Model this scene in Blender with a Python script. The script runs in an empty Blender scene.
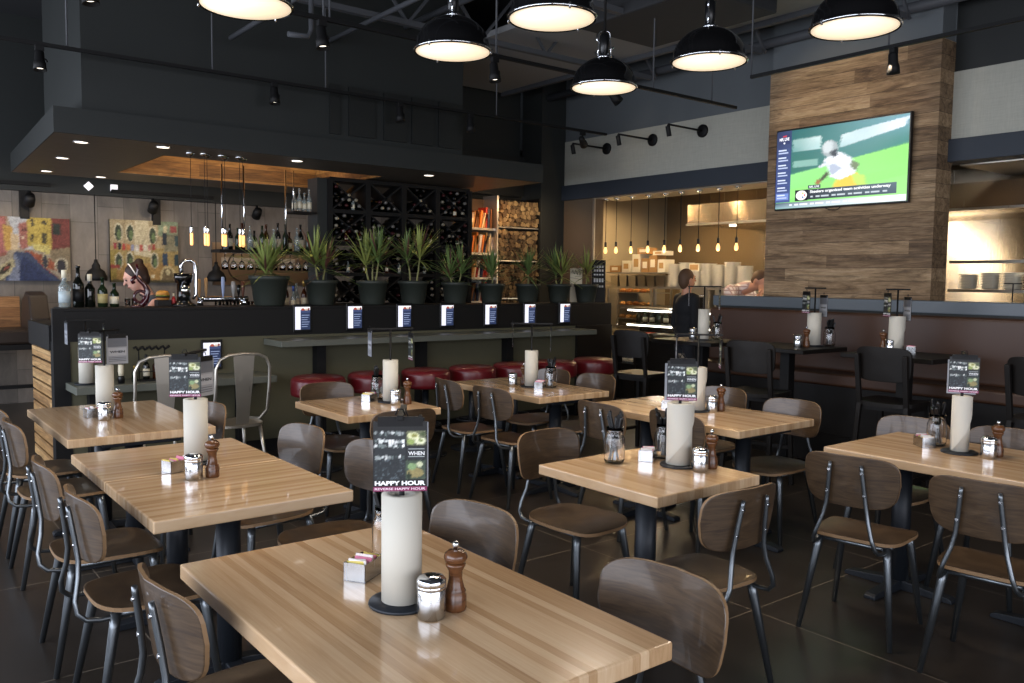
import bpy, bmesh, math, random
from math import sin, cos, pi, radians, sqrt, atan2
from mathutils import Vector, Matrix
random.seed(7)
SC = bpy.context.scene
COL = SC.collection

# ------------------------------------------------------------------ helpers
def lin(c):
    return tuple((x/12.92 if x <= .04045 else ((x+.055)/1.055)**2.4) for x in c)
def hx(h):
    h = h.lstrip('#')
    return lin(tuple(int(h[i:i+2], 16)/255 for i in (0, 2, 4)))

class MB:
    """collects shapes into one mesh"""
    def __init__(s): s.v = []; s.f = []; s.m = []; s.s = []
    def add(s, vs, fs, m=0, sm=False, M=None):
        b = len(s.v)
        s.v += [(M @ Vector(p)) if M else Vector(p) for p in vs]
        for f in fs:
            s.f.append([b+i for i in f]); s.m.append(m); s.s.append(sm)
        return s
    def box(s, x0, x1, y0, y1, z0, z1, m=0, M=None):
        vs = [(x, y, z) for z in (z0, z1) for y in (y0, y1) for x in (x0, x1)]
        return s.add(vs, [(0,2,3,1),(4,5,7,6),(0,1,5,4),(2,6,7,3),(0,4,6,2),(1,3,7,5)], m, False, M)
    def bar(s, p0, p1, w, h, m=0, up=(0,0,1)):
        p0, p1 = Vector(p0), Vector(p1); d = (p1-p0); L = d.length; d.normalize()
        u = Vector(up)
        if abs(d.dot(u)) > .98: u = Vector((0,1,0))
        x = d.cross(u).normalized(); u = x.cross(d)
        vs = [p + x*a*w/2 + u*b*h/2 for p in (p0, p1) for b in (-1, 1) for a in (-1, 1)]
        return s.add(vs, [(0,1,3,2),(4,6,7,5),(0,4,5,1),(2,3,7,6),(0,2,6,4),(1,5,7,3)], m)
    def tube(s, pts, r, n=10, m=0, caps=True, sm=True):
        pts = [Vector(p) for p in pts]
        rs = r if isinstance(r, (list, tuple)) else [r]*len(pts)
        ref = None; vs = []; N = len(pts)
        for i, p in enumerate(pts):
            t = (pts[min(i+1, N-1)] - pts[max(i-1, 0)]).normalized()
            if ref is None:
                a = Vector((0,0,1)) if abs(t.z) < .9 else Vector((1,0,0))
                ref = (a - t*a.dot(t)).normalized()
            else:
                ref = (ref - t*ref.dot(t)).normalized()
            b = t.cross(ref)
            for k in range(n):
                q = 2*pi*k/n
                vs.append(p + (ref*cos(q)+b*sin(q))*rs[i])
        fs = [(i*n+k, i*n+(k+1) % n, (i+1)*n+(k+1) % n, (i+1)*n+k) for i in range(N-1) for k in range(n)]
        s.add(vs, fs, m, sm)
        if caps:
            b0 = len(s.v)-len(vs)
            s.f.append([b0+k for k in range(n)][::-1]); s.m.append(m); s.s.append(False)
            s.f.append([b0+(N-1)*n+k for k in range(n)]); s.m.append(m); s.s.append(False)
        return s
    def lathe(s, prof, c=(0,0,0), n=24, m=0, M=None, sm=True, ms=None, caps=True):
        c = Vector(c); vs = []; fs = []; mm = []
        for r, z in prof:
            for k in range(n):
                q = 2*pi*k/n; vs.append(c+Vector((r*cos(q), r*sin(q), z)))
        for i in range(len(prof)-1):
            for k in range(n):
                fs.append((i*n+k, i*n+(k+1) % n, (i+1)*n+(k+1) % n, (i+1)*n+k))
        b0 = len(s.v); nf = len(s.f)
        s.add(vs, fs, m, sm, M)
        if ms:
            for i in range(len(prof)-1):
                for k in range(n): s.m[nf+i*n+k] = ms[i]
        if not caps: return s
        if prof[0][0] > 1e-5: s.f.append([b0+k for k in range(n)][::-1]); s.m.append(ms[0] if ms else m); s.s.append(False)
        if prof[-1][0] > 1e-5: s.f.append([b0+(len(prof)-1)*n+k for k in range(n)]); s.m.append(ms[-1] if ms else m); s.s.append(False)
        return s
    def sphere(s, c, r, n=16, k=10, m=0, M=None):
        r = r if isinstance(r, (tuple, list)) else (r, r, r)
        c = Vector(c); vs = [c+Vector((0,0,-r[2]))]; fs = []
        for i in range(1, k):
            a = -pi/2+pi*i/k
            for j in range(n):
                q = 2*pi*j/n; vs.append(c+Vector((r[0]*cos(a)*cos(q), r[1]*cos(a)*sin(q), r[2]*sin(a))))
        vs.append(c+Vector((0,0,r[2]))); T = len(vs)-1
        for j in range(n):
            fs.append((0, 1+(j+1) % n, 1+j)); b = 1+(k-2)*n
            fs.append((T, b+j, b+(j+1) % n))
            for i in range(k-2): fs.append((1+i*n+j, 1+i*n+(j+1) % n, 1+(i+1)*n+(j+1) % n, 1+(i+1)*n+j))
        return s.add(vs, fs, m, True, M)
    def rings(s, ring_list, m=0, ms=None, sm=True, cap0=True, cap1=True):
        n = len(ring_list[0]); b0 = len(s.v)
        vs = [p for r in ring_list for p in r]; nf = len(s.f)
        fs = [(i*n+k, i*n+(k+1) % n, (i+1)*n+(k+1) % n, (i+1)*n+k) for i in range(len(ring_list)-1) for k in range(n)]
        s.add(vs, fs, m, sm)
        if ms:
            for i in range(len(ring_list)-1):
                for k in range(n): s.m[nf+i*n+k] = ms[i]
        if cap0: s.f.append([b0+k for k in range(n)][::-1]); s.m.append(ms[0] if ms else m); s.s.append(sm)
        if cap1: s.f.append([b0+(len(ring_list)-1)*n+k for k in range(n)]); s.m.append(ms[-1] if ms else m); s.s.append(sm)
        return s
    def build(s, name, mat, parent=None, bevel=0, seg=2, recalc=True, loc=None):
        me = bpy.data.meshes.new(name)
        me.from_pydata([tuple(p) for p in s.v], [], s.f)
        for mm in (mat if isinstance(mat, (list, tuple)) else [mat]): me.materials.append(mm)
        me.polygons.foreach_set('material_index', s.m)
        me.polygons.foreach_set('use_smooth', s.s)
        if recalc:
            bm = bmesh.new(); bm.from_mesh(me); bmesh.ops.recalc_face_normals(bm, faces=bm.faces); bm.to_mesh(me); bm.free()
        me.update()
        o = bpy.data.objects.new(name, me); COL.objects.link(o)
        if parent: o.parent = parent
        if loc: o.location = loc
        if bevel:
            b = o.modifiers.new('bevel', 'BEVEL'); b.width = bevel; b.segments = seg; b.limit_method = 'ANGLE'; b.angle_limit = radians(40)
        return o

def tag(o, label=None, cat=None, group=None, kind=None):
    if label: o['label'] = label
    if cat: o['category'] = cat
    if group: o['group'] = group
    if kind: o['kind'] = kind
    return o
def thing(name, label, cat, loc=(0,0,0), rz=0, group=None):
    o = bpy.data.objects.new(name, None); COL.objects.link(o); o.empty_display_size = .05
    o.location = loc; o.rotation_euler = (0, 0, rz)
    return tag(o, label, cat, group)
def struct(o, label=None):
    return tag(o, label, None, None, 'structure')
KIDS = {}
def copy_tree(o, label=None, group=None, loc=None, rz=None, parent=None):
    c = o.copy(); COL.objects.link(c)
    if parent: c.parent = parent
    for ch in list(o.children): copy_tree(ch, parent=c)
    if label: c['label'] = label
    if group: c['group'] = group
    if loc is not None: c.location = loc
    if rz is not None: c.rotation_euler = (0, 0, rz)
    return c

# ------------------------------------------------------------------ materials
def mat(name, col, rough=.5, metal=0, spec=.5, emit=None, es=0, trans=0, ior=1.45, coat=0):
    m = bpy.data.materials.new(name); m.use_nodes = True
    b = m.node_tree.nodes['Principled BSDF']
    c = hx(col) if isinstance(col, str) else col
    b.inputs['Base Color'].default_value = (*c, 1)
    b.inputs['Roughness'].default_value = rough; b.inputs['Metallic'].default_value = metal
    b.inputs['Specular IOR Level'].default_value = spec
    b.inputs['Transmission Weight'].default_value = trans; b.inputs['IOR'].default_value = ior
    b.inputs['Coat Weight'].default_value = coat
    if emit:
        b.inputs['Emission Color'].default_value = (*hx(emit), 1); b.inputs['Emission Strength'].default_value = es
    return m
def nodes(m): return m.node_tree.nodes, m.node_tree.links, m.node_tree.nodes['Principled BSDF']
def coords(m, scale=(1,1,1), rot=(0,0,0), out='Object'):
    N, L, b = nodes(m)
    t = N.new('ShaderNodeTexCoord'); mp = N.new('ShaderNodeMapping')
    mp.inputs['Scale'].default_value = scale; mp.inputs['Rotation'].default_value = rot
    L.new(t.outputs[out], mp.inputs['Vector']); return mp.outputs['Vector']
def noise(m, vec, scale=5, detail=4, rough=.5, dist=0):
    N, L, b = nodes(m); n = N.new('ShaderNodeTexNoise')
    n.inputs['Scale'].default_value = scale; n.inputs['Detail'].default_value = detail
    n.inputs['Roughness'].default_value = rough; n.inputs['Distortion'].default_value = dist
    L.new(vec, n.inputs['Vector']); return n.outputs['Fac']
def ramp(m, fac, stops):
    N, L, b = nodes(m); r = N.new('ShaderNodeValToRGB'); e = r.color_ramp.elements
    while len(e) < len(stops): e.new(.5)
    for i, (p, c) in enumerate(stops):
        e[i].position = p; e[i].color = (*(hx(c) if isinstance(c, str) else c), 1)
    L.new(fac, r.inputs['Fac']); return r.outputs['Color']
def math_(m, op, a, b_=None):
    N, L, b = nodes(m); n = N.new('ShaderNodeMath'); n.operation = op
    for i, x in enumerate((a, b_)):
        if x is None: continue
        if isinstance(x, (int, float)): n.inputs[i].default_value = x
        else: L.new(x, n.inputs[i])
    return n.outputs[0]
def mix(m, fac, a, b_, mode='MIX'):
    N, L, b = nodes(m); n = N.new('ShaderNodeMix'); n.data_type = 'RGBA'; n.blend_type = mode
    for k, x in ((0, fac), (6, a), (7, b_)):
        if isinstance(x, (int, float)): n.inputs[k].default_value = x
        elif isinstance(x, str): n.inputs[k].default_value = (*hx(x), 1)
        else: L.new(x, n.inputs[k])
    return n.outputs[2]
def basecol(m, c): nodes(m)[1].new(c, nodes(m)[2].inputs['Base Color'])
def bump(m, h, strength=.2, dist=.01):
    N, L, b = nodes(m); n = N.new('ShaderNodeBump'); n.inputs['Strength'].default_value = strength; n.inputs['Distance'].default_value = dist
    L.new(h, n.inputs['Height']); L.new(n.outputs['Normal'], b.inputs['Normal'])
def sep(m, vec):
    N, L, b = nodes(m); n = N.new('ShaderNodeSeparateXYZ'); L.new(vec, n.inputs[0]); return n.outputs
def comb(m, x, y, z):
    N, L, b = nodes(m); n = N.new('ShaderNodeCombineXYZ')
    for i, q in enumerate((x, y, z)):
        if isinstance(q, (int, float)): n.inputs[i].default_value = q
        else: L.new(q, n.inputs[i])
    return n.outputs[0]
def wnoise(m, vec):
    N, L, b = nodes(m); n = N.new('ShaderNodeTexWhiteNoise'); n.noise_dimensions = '3D'; L.new(vec, n.inputs['Vector']); return n.outputs['Value']

def m_butcher():
    m = mat('butcher_block', '#c9a273', .18, coat=.3)
    v = coords(m); o = sep(m, v)
    k = math_(m, 'FLOOR', math_(m, 'DIVIDE', o[0], .027))
    jit = math_(m, 'MULTIPLY', wnoise(m, comb(m, k, 0, 3)), 2.4)
    N, L, b = nodes(m); oi = N.new('ShaderNodeObjectInfo')
    s = wnoise(m, comb(m, k, oi.outputs['Random'], 0))
    grain = noise(m, coords(m, (55, 2.2, 8)), 2.2, 6, .6, .6)
    f = math_(m, 'ADD', math_(m, 'MULTIPLY', s, .45), math_(m, 'MULTIPLY', grain, .6))
    c = ramp(m, f, [(.15, '#a58360'), (.35, '#b89670'), (.55, '#c6a681'), (.78, '#d1b491'), (1, '#dcc5a6')])
    basecol(m, c); bump(m, grain, .04, .002); return m
def m_walnut(name, cols, rough=.35):
    m = mat(name, cols[1], rough, coat=.2)
    g = noise(m, coords(m, (3, 3, 26)), 2.4, 5, .6, 1.2)
    basecol(m, ramp(m, g, [(.25, cols[0]), (.5, cols[1]), (.8, cols[2])])); return m
def m_planks(name, axis_len, axis_h, h, L0, cols, rough=.7, var=.6):
    """horizontal planks; axis_len / axis_h are component indices"""
    m = mat(name, cols[1], rough)
    o = sep(m, coords(m))
    k = math_(m, 'FLOOR', math_(m, 'DIVIDE', o[axis_h], h))
    jit = math_(m, 'MULTIPLY', wnoise(m, comb(m, k, 1, 3)), 3.0)
    j = math_(m, 'FLOOR', math_(m, 'DIVIDE', math_(m, 'ADD', o[axis_len], jit), L0))
    s = wnoise(m, comb(m, k, j, 5))
    sc = [14, 14, 14]; sc[axis_len] = 1.1
    off = comb(m, math_(m, 'MULTIPLY', s, 7), math_(m, 'MULTIPLY', s, 3), 0)
    N, L, b = nodes(m); va = N.new('ShaderNodeVectorMath'); va.operation = 'ADD'
    L.new(coords(m, tuple(sc)), va.inputs[0]); L.new(off, va.inputs[1])
    g = noise(m, va.outputs[0], 1.6, 7, .65, .9)
    f = math_(m, 'ADD', math_(m, 'MULTIPLY', s, var), math_(m, 'MULTIPLY', g, 1-var*.55))
    c = ramp(m, f, [(.18, cols[0]), (.45, cols[1]), (.68, cols[2]), (.95, cols[3])])
    fine = noise(m, va.outputs[0], 6.5, 5, .7, .3); c = mix(m, .55, c, ramp(m, fine, [(.3, '#5f564c'), (.55, '#cfc6b8'), (.75, '#ffffff')]), 'MULTIPLY')
    spots = noise(m, va.outputs[0], .9, 3, .5, 2.0)
    c = mix(m, math_(m, 'MULTIPLY', math_(m, 'GREATER_THAN', spots, .66), .45), c, cols[0])
    sc2 = [7, 7, 7]; sc2[axis_len] = .9
    blot = noise(m, coords(m, tuple(sc2)), 1.3, 6, .72, 1.4)
    c = mix(m, .8, c, ramp(m, blot, [(.32, '#6a5f56'), (.47, '#d8d2c8'), (.6, '#ffffff')]), 'MULTIPLY')
    fr = math_(m, 'FRACT', math_(m, 'DIVIDE', o[axis_h], h))
    gap = math_(m, 'LESS_THAN', fr, .035)
    c = mix(m, math_(m, 'MULTIPLY', gap, .7), c, '#1d150f')
    basecol(m, c); bump(m, g, .25, .01); return m
def m_floor():
    m = mat('dark_slab_floor', '#24211f', .28, spec=.6)
    v = coords(m); o = sep(m, v)
    n1 = noise(m, v, 1.3, 6, .6); n2 = noise(m, v, 14, 4, .6)
    c = ramp(m, math_(m, 'ADD', math_(m, 'MULTIPLY', n1, .8), math_(m, 'MULTIPLY', n2, .2)), [(.3, '#28241f'), (.55, '#2f2a26'), (.8, '#36302b')])
    def line(x, off):
        fr = math_(m, 'FRACT', math_(m, 'DIVIDE', math_(m, 'SUBTRACT', x, off), 1.22))
        return math_(m, 'LESS_THAN', math_(m, 'ABSOLUTE', math_(m, 'SUBTRACT', fr, .5)), .0027)
    g = math_(m, 'MAXIMUM', line(o[0], 3.43-.61-1.22*4), line(o[1], 3.66-.61-1.22*8))
    basecol(m, mix(m, math_(m, 'MULTIPLY', g, .55), c, '#8d8172'))
    N, L, b = nodes(m)
    b.inputs['Roughness'].default_value = .3
    return m
def m_tile():
    m = mat('grey_porcelain_tile', '#6c6660', .6)
    N, L, b = nodes(m)
    o = sep(m, coords(m))
    k = math_(m, 'FLOOR', math_(m, 'DIVIDE', o[0], .32))
    zz = math_(m, 'ADD', o[2], math_(m, 'MULTIPLY', math_(m, 'MODULO', k, 2), .21))
    j = math_(m, 'FLOOR', math_(m, 'DIVIDE', zz, .62))
    s = wnoise(m, comb(m, k, j, 0))
    g = noise(m, coords(m, (6, 6, 2)), 1.5, 6, .65, .4)
    c = ramp(m, math_(m, 'ADD', math_(m, 'MULTIPLY', s, .35), math_(m, 'MULTIPLY', g, .65)), [(.25, '#5c5751'), (.5, '#716a63'), (.8, '#898178')])
    g1 = math_(m, 'LESS_THAN', math_(m, 'FRACT', math_(m, 'DIVIDE', o[0], .32)), .025)
    g2 = math_(m, 'LESS_THAN', math_(m, 'FRACT', math_(m, 'DIVIDE', zz, .62)), .014)
    basecol(m, mix(m, math_(m, 'MULTIPLY', math_(m, 'MAXIMUM', g1, g2), .5), c, '#3a3632')); return m
def m_linen():
    m = mat('linen_wallpaper', '#8f8d80', .85)
    a = noise(m, coords(m, (1, 3, 60)), 2, 4, .6); b_ = noise(m, coords(m, (1, 50, 4)), 2, 4, .6)
    c = ramp(m, math_(m, 'MULTIPLY', math_(m, 'ADD', a, b_), .5), [(.3, '#a09f94'), (.5, '#aaa99d'), (.7, '#b3b2a6')])
    basecol(m, c); return m
def m_paintwall(name, col, var=.06, rough=.7):
    m = mat(name, col, rough); c = hx(col)
    n = noise(m, coords(m), 1.2, 5, .6)
    basecol(m, ramp(m, n, [(.3, tuple(x*(1-var*2) for x in c)), (.7, tuple(x*(1+var*2) for x in c))])); return m
def m_brushed(name, col, axis=2, rough=.25):
    m = mat(name, col, rough, 1.0); sc = [40, 40, 40]; sc[axis] = .6
    n = noise(m, coords(m, tuple(sc)), 1.5, 4, .6)
    N, L, b = nodes(m); L.new(math_(m, 'ADD', math_(m, 'MULTIPLY', n, .25), rough-.1), b.inputs['Roughness'])
    bump(m, n, .08, .004); return m
def m_firewood():
    m = mat('split_firewood', '#8c7350', .9)
    N, L, b = nodes(m); oi = N.new('ShaderNodeObjectInfo')
    n = noise(m, coords(m, (20, 20, 20)), 1.5, 4, .6)
    f = math_(m, 'ADD', math_(m, 'MULTIPLY', oi.outputs['Random'], .6), math_(m, 'MULTIPLY', n, .4))
    basecol(m, ramp(m, f, [(.15, '#33281b'), (.4, '#55442f'), (.7, '#7a6749'), (.95, '#95835f')])); return m
def m_paint(name, rough=.5, emit=0):
    """surface colours come from the mesh's printed colour layer"""
    m = mat(name, '#ffffff', rough)
    N, L, b = nodes(m); a = N.new('ShaderNodeVertexColor'); a.layer_name = 'print'
    if emit:
        b.inputs['Base Color'].default_value = (.01, .01, .01, 1)
        L.new(a.outputs['Color'], b.inputs['Emission Color']); b.inputs['Emission Strength'].default_value = emit
    elif name == 'painted_canvas':
        n1 = noise(m, coords(m), 9, 6, .7, 1.5); n2 = noise(m, coords(m, (1, 1, 1)), 28, 4, .7, .8)
        f = math_(m, 'ADD', math_(m, 'MULTIPLY', n1, .6), math_(m, 'MULTIPLY', n2, .4))
        c = mix(m, .8, a.outputs['Color'], ramp(m, f, [(.3, '#57504c'), (.5, '#c9c3b6'), (.7, '#ffffff')]), 'MULTIPLY')
        L.new(c, b.inputs['Base Color'])
    else: L.new(a.outputs['Color'], b.inputs['Base Color'])
    return m
def m_random(name, cols, rough=.4, metal=0):
    m = mat(name, cols[0], rough, metal)
    N, L, b = nodes(m); oi = N.new('ShaderNodeObjectInfo')
    r = N.new('ShaderNodeValToRGB'); r.color_ramp.interpolation = 'CONSTANT'
    e = r.color_ramp.elements
    while len(e) < len(cols): e.new(.5)
    for i, c in enumerate(cols): e[i].position = i/len(cols); e[i].color = (*hx(c), 1)
    L.new(oi.outputs['Random'], r.inputs['Fac']); L.new(r.outputs['Color'], b.inputs['Base Color']); return m

W_BLOCK = m_butcher()
W_SEAT = m_walnut('walnut_veneer', ('#33271f', '#473829', '#5c4a38'), .34)
W_EDGE = mat('plywood_edge', '#84684a', .5)
GUN = mat('gunmetal_tube', '#6a6f73', .3, .9)
BOLT = mat('polished_bolt', '#d8dade', .15, 1)
IRON = mat('black_iron', '#20242a', .45, .3)
BLACK = mat('matte_black', '#0b0b0c', .6, spec=.35)
GLOSSB = mat('gloss_black', '#0b0b0c', .12, coat=.5)
BLACKW = mat('black_stained_wood', '#0e0b09', .5, spec=.35)
CHROME = mat('chrome', '#dfe2e6', .1, 1)
STEEL = m_brushed('brushed_steel', '#b9b4aa', 2, .3)
STEELH = m_brushed('brushed_steel_fine', '#b3a48e', 2, .2)
STEELH.node_tree.nodes['Principled BSDF'].inputs['Metallic'].default_value = .9
STEELH.node_tree.nodes['Principled BSDF'].inputs['Anisotropic'].default_value = .9
STEELH.node_tree.nodes['Principled BSDF'].inputs['Anisotropic Rotation'].default_value = .25
_t = STEELH.node_tree.nodes.new('ShaderNodeTangent'); _t.axis = 'Z'; STEELH.node_tree.links.new(_t.outputs[0], STEELH.node_tree.nodes['Principled BSDF'].inputs['Tangent'])
STEEL.node_tree.nodes['Principled BSDF'].inputs['Metallic'].default_value = .85
PAPER = mat('kraft_white_paper', '#c2beb2', .85)
GLASS = mat('clear_glass', '#ffffff', .02, trans=1, ior=1.45)
GLASSG = mat('green_glass', '#20301c', .05, trans=.35, ior=1.45)
GLASSD = mat('dark_bottle_glass', '#0a0d09', .06, coat=.3)
GLASSC = mat('pale_bottle_glass', '#c9d6d4', .08, trans=.7)
AMBER = mat('amber_bottle_glass', '#4a2208', .08, trans=.3)
MILLW = m_walnut('turned_walnut', ('#3d2415', '#5d3a22', '#77502f'), .25)
LABELW = mat('cream_label', '#d8d0b8', .7)
RED_V = mat('oxblood_vinyl', '#5e1119', .35, coat=.15)
LEATH = m_paintwall('brown_leather', '#40291b', .05, .45)
CONC = m_paintwall('grey_countertop', '#5d6058', .05, .4)
OLIVE = m_paintwall('olive_panel', '#55523f', .03, .7)
BULK = m_paintwall('charcoal_paint', '#242726', .04, .6)
CEIL = m_paintwall('dark_ceiling_paint', '#2b2c2e', .05, .8)
JOIST = mat('grey_steel_joist', '#4a4c50', .6)
BLUEG = m_paintwall('slate_blue_paint', '#5d6265', .03, .65)
DARKP = m_paintwall('black_green_panel', '#1b1d1c', .04, .5)
NAVY = m_paintwall('dark_slate_trim', '#2d333b', .03, .6)
BROWNP = m_paintwall('taupe_panel', '#5e4f3e', .04, .6)
SOFU = m_brushed('bronze_soffit_panel', '#6f675d', 0, .45)
CAPM = m_paintwall('blue_steel_cap', '#545c63', .06, .4)
TILE = m_tile()
LINEN = m_linen()
FLOORM = m_floor()
RECL = m_planks('reclaimed_planks', 1, 2, .125, 1.5, ('#54463a', '#8f785f', '#b49a7b', '#d2ba98'), .8, .38)
RECX = m_planks('reclaimed_planks_warm', 0, 2, .13, 1.6, ('#5a3f1a', '#8a6232', '#a67b43', '#bd9357'), .65, .45)
SLAT = m_planks('slat_wood', 1, 2, .095, 3, ('#9a7448', '#b8915f', '#cda671', '#dcb985'), .6, .5)
SLATX = m_planks('slat_wood_bench', 0, 2, .12, 3, ('#7a5330', '#94683f', '#a97a4d', '#b98a5b'), .6, .5)
KITW = m_paintwall('cream_kitchen_paint', '#a89a80', .04, .7)
POT = mat('dark_green_planter', '#2b302b', .5)
LEAF = m_random('dracaena_leaf', ['#6a7c3f', '#7a8848', '#5d7340', '#86904c'], .5)
LEAFT = mat('dracaena_leaf_purple', '#5a3b34', .5)
STEM = mat('pale_stem', '#7d7c50', .7)
SOIL = mat('potting_soil', '#231a13', .95)
FIRE = m_firewood()
SKIN = mat('skin', '#b88468', .5)
HAIRD = mat('dark_brown_hair', '#2a1a14', .6)
HAIRB = mat('sandy_brown_hair', '#4d3624', .7)
SHIRTB = mat('black_cotton', '#131519', .85)
SHIRTG = mat('charcoal_cotton', '#3b4046', .85)
JEANS = mat('dark_trousers', '#1c1f26', .85)
LAMPW = mat('lit_lamp_glass', '#e8e0d0', .4, emit='#ffe6c2', es=1)
def _lamp():
    N, L, b = nodes(LAMPW); ln = N.new('ShaderNodeVectorMath'); ln.operation = 'LENGTH'; L.new(coords(LAMPW), ln.inputs[0])
    q = math_(LAMPW, 'DIVIDE', ln.outputs['Value'], .2)
    L.new(math_(LAMPW, 'SUBTRACT', 1.15, math_(LAMPW, 'MULTIPLY', math_(LAMPW, 'MULTIPLY', q, q), .55)), b.inputs['Emission Strength'])
_lamp()
LAMPS = mat('lit_downlight', '#ffffff', .4, emit='#fff2df', es=2.2)
BULBE = mat('lit_filament_bulb', '#ffdca0', .3, emit='#ffc477', es=1.5)
BULBT = mat('lit_tube_bulb', '#ffdca0', .3, emit='#ffb45e', es=1.1)
FILAM = mat('glowing_filament', '#ffd9a0', .3, emit='#ffd089', es=12)
TUBEL = mat('lit_case_tube', '#ffffff', .4, emit='#fdf6e4', es=6)
PRINT = m_paint('printed_card', .45)
CANVAS = m_paint('painted_canvas', .7)
SCREEN = m_paint('tv_screen', .55, 1.15)
TABSCR = m_paint('tablet_screen', .2, 1.0)
PLATE = mat('white_china', '#d8d2c2', .3)
CARTON = m_random('cardboard_box', ['#b98d55', '#d9cdb5', '#c8a368'], .8)
FOIL = m_brushed('foil_pan', '#c4beb2', 2, .3)
SUGARP = m_paint('sugar_packets', .7)
BLKPL = mat('black_plastic', '#0e0f11', .3)
MAROON = mat('glossy_maroon', '#3a0b16', .12, coat=.5)
BRASSW = mat('pale_wood_handle', '#b08a5a', .4)
COPPER = m_brushed('tin_plate', '#a58f78', 0, .35)

# ------------------------------------------------------------------ printed surfaces
TXT = {}
def text_geo(txt, bold=0.0):
    if (txt, bold) in TXT: return TXT[(txt, bold)]
    cu = bpy.data.curves.new('lettering', 'FONT'); cu.body = txt; cu.size = 1; cu.resolution_u = 3
    cu.offset = bold
    o = bpy.data.objects.new('lettering', cu); COL.objects.link(o)
    dg = bpy.context.evaluated_depsgraph_get(); me = bpy.data.meshes.new_from_object(o.evaluated_get(dg))
    vs = [(v.co.x, v.co.y) for v in me.vertices]; fs = [tuple(p.vertices) for p in me.polygons]
    bpy.data.objects.remove(o); bpy.data.curves.remove(cu); bpy.data.meshes.remove(me)
    x0 = min(v[0] for v in vs); x1 = max(v[0] for v in vs); y0 = min(v[1] for v in vs); y1 = max(v[1] for v in vs)
    vs = [((x-x0)/(x1-x0), (y-y0)/(y1-y0)) for x, y in vs]
    TXT[(txt, bold)] = (vs, fs); return vs, fs

class Paint:
    """flat coloured shapes in a w x h rectangle, (0,0) bottom left, each layer a hair above the last"""
    def __init__(s, w, h, step=.0002): s.w = w; s.h = h; s.v = []; s.f = []; s.c = []; s.z = 0; s.step = step
    def poly(s, pts, col, cols=None, lift=True):
        if lift: s.z += s.step
        b = len(s.v); s.v += [(x*s.w, y*s.h, s.z) for x, y in pts]
        s.f.append(list(range(b, b+len(pts))))
        c = hx(col) if isinstance(col, str) else col
        s.c.append([tuple(hx(q)) for q in cols] if cols else [c]*len(pts)); return s
    def rect(s, x0, y0, x1, y1, col, cols=None): return s.poly([(x0,y0),(x1,y0),(x1,y1),(x0,y1)], col, cols)
    def ell(s, cx, cy, rx, ry, col, n=18, a0=0, a1=2*pi):
        full = abs(a1-a0) > 6.2
        pts = [(cx+rx*cos(a0+(a1-a0)*k/(n if full else n-1)), cy+ry*sin(a0+(a1-a0)*k/(n if full else n-1))) for k in range(n)]
        return s.poly(pts, col)
    def text(s, t, x0, y0, x1, y1, col, bold=.0):
        vs, fs = text_geo(t, bold); s.z += s.step; b = len(s.v); c = hx(col)
        s.v += [((x0+(x1-x0)*x)*s.w, (y0+(y1-y0)*y)*s.h, s.z) for x, y in vs]
        for f in fs: s.f.append([b+i for i in f]); s.c.append([c]*len(f))
        return s
    def raster(s, nx, ny, jit=0.0, blur=0, seed=1):
        """turn the shapes drawn so far into a grid of blended brush dabs"""
        rnd = random.Random(seed); polys = []
        for f, c in zip(s.f, s.c):
            pts = [(s.v[i][0]/s.w, s.v[i][1]/s.h) for i in f]
            xs = [p[0] for p in pts]; ys = [p[1] for p in pts]; polys.append((min(xs), max(xs), min(ys), max(ys), pts, c))
        polys.reverse()
        def at(x, y):
            for x0, x1, y0, y1, pts, c in polys:
                if x < x0 or x > x1 or y < y0 or y > y1: continue
                ins = False; j = len(pts)-1
                for i in range(len(pts)):
                    xi, yi = pts[i]; xj, yj = pts[j]
                    if (yi > y) != (yj > y) and x < (xj-xi)*(y-yi)/(yj-yi)+xi: ins = not ins
                    j = i
                if ins:
                    if c[0] == c[-1]: return c[0]
                    ws = [1/((px-x)**2+(py-y)**2+1e-4) for px, py in pts]; t = sum(ws)
                    return tuple(sum(w*q[k] for w, q in zip(ws, c))/t for k in range(3))
            return (.2, .2, .2)
        vc = []; ss = 3
        for j in range(ny+1):
            for i in range(nx+1):
                acc = [0, 0, 0]
                for q in range(ss):
                    x = min(.999, max(.001, i/nx+rnd.uniform(-1, 1)*(jit+.4/nx)+(rnd.uniform(-1, 1)*blur))); y = min(.999, max(.001, j/ny+rnd.uniform(-1, 1)*(jit+.4/ny)))
                    c = at(x, y); acc = [a+b for a, b in zip(acc, c)]
                g = 1+rnd.uniform(-1, 1)*(.16 if jit else .02); mu = sum(acc)/3; vc.append(tuple((a*.82+mu*.18 if jit > .005 else a)/ss*g for a in acc))
        s.z = s.step; s.v = [(i/nx*s.w, j/ny*s.h, s.z) for j in range(ny+1) for i in range(nx+1)]
        s.f = [[j*(nx+1)+i, j*(nx+1)+i+1, (j+1)*(nx+1)+i+1, (j+1)*(nx+1)+i] for j in range(ny) for i in range(nx)]
        s.c = [[vc[i] for i in f] for f in s.f]; return s
    def build(s, name, m, parent=None, loc=(0,0,0), u=(1,0,0), v=(0,0,1)):
        u = Vector(u).normalized(); v = Vector(v).normalized(); n = u.cross(v)
        me = bpy.data.meshes.new(name)
        me.from_pydata([tuple(u*(p[0]-s.w/2)+v*(p[1]-s.h/2)+n*p[2]) for p in s.v], [], s.f)
        ca = me.color_attributes.new('print', 'FLOAT_COLOR', 'CORNER')
        i = 0
        for cols in s.c:
            for c in cols: ca.data[i].color = (*c, 1); i += 1
        me.materials.append(m); me.update()
        o = bpy.data.objects.new(name, me); COL.objects.link(o); o.location = loc
        if parent: o.parent = parent
        return o

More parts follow.
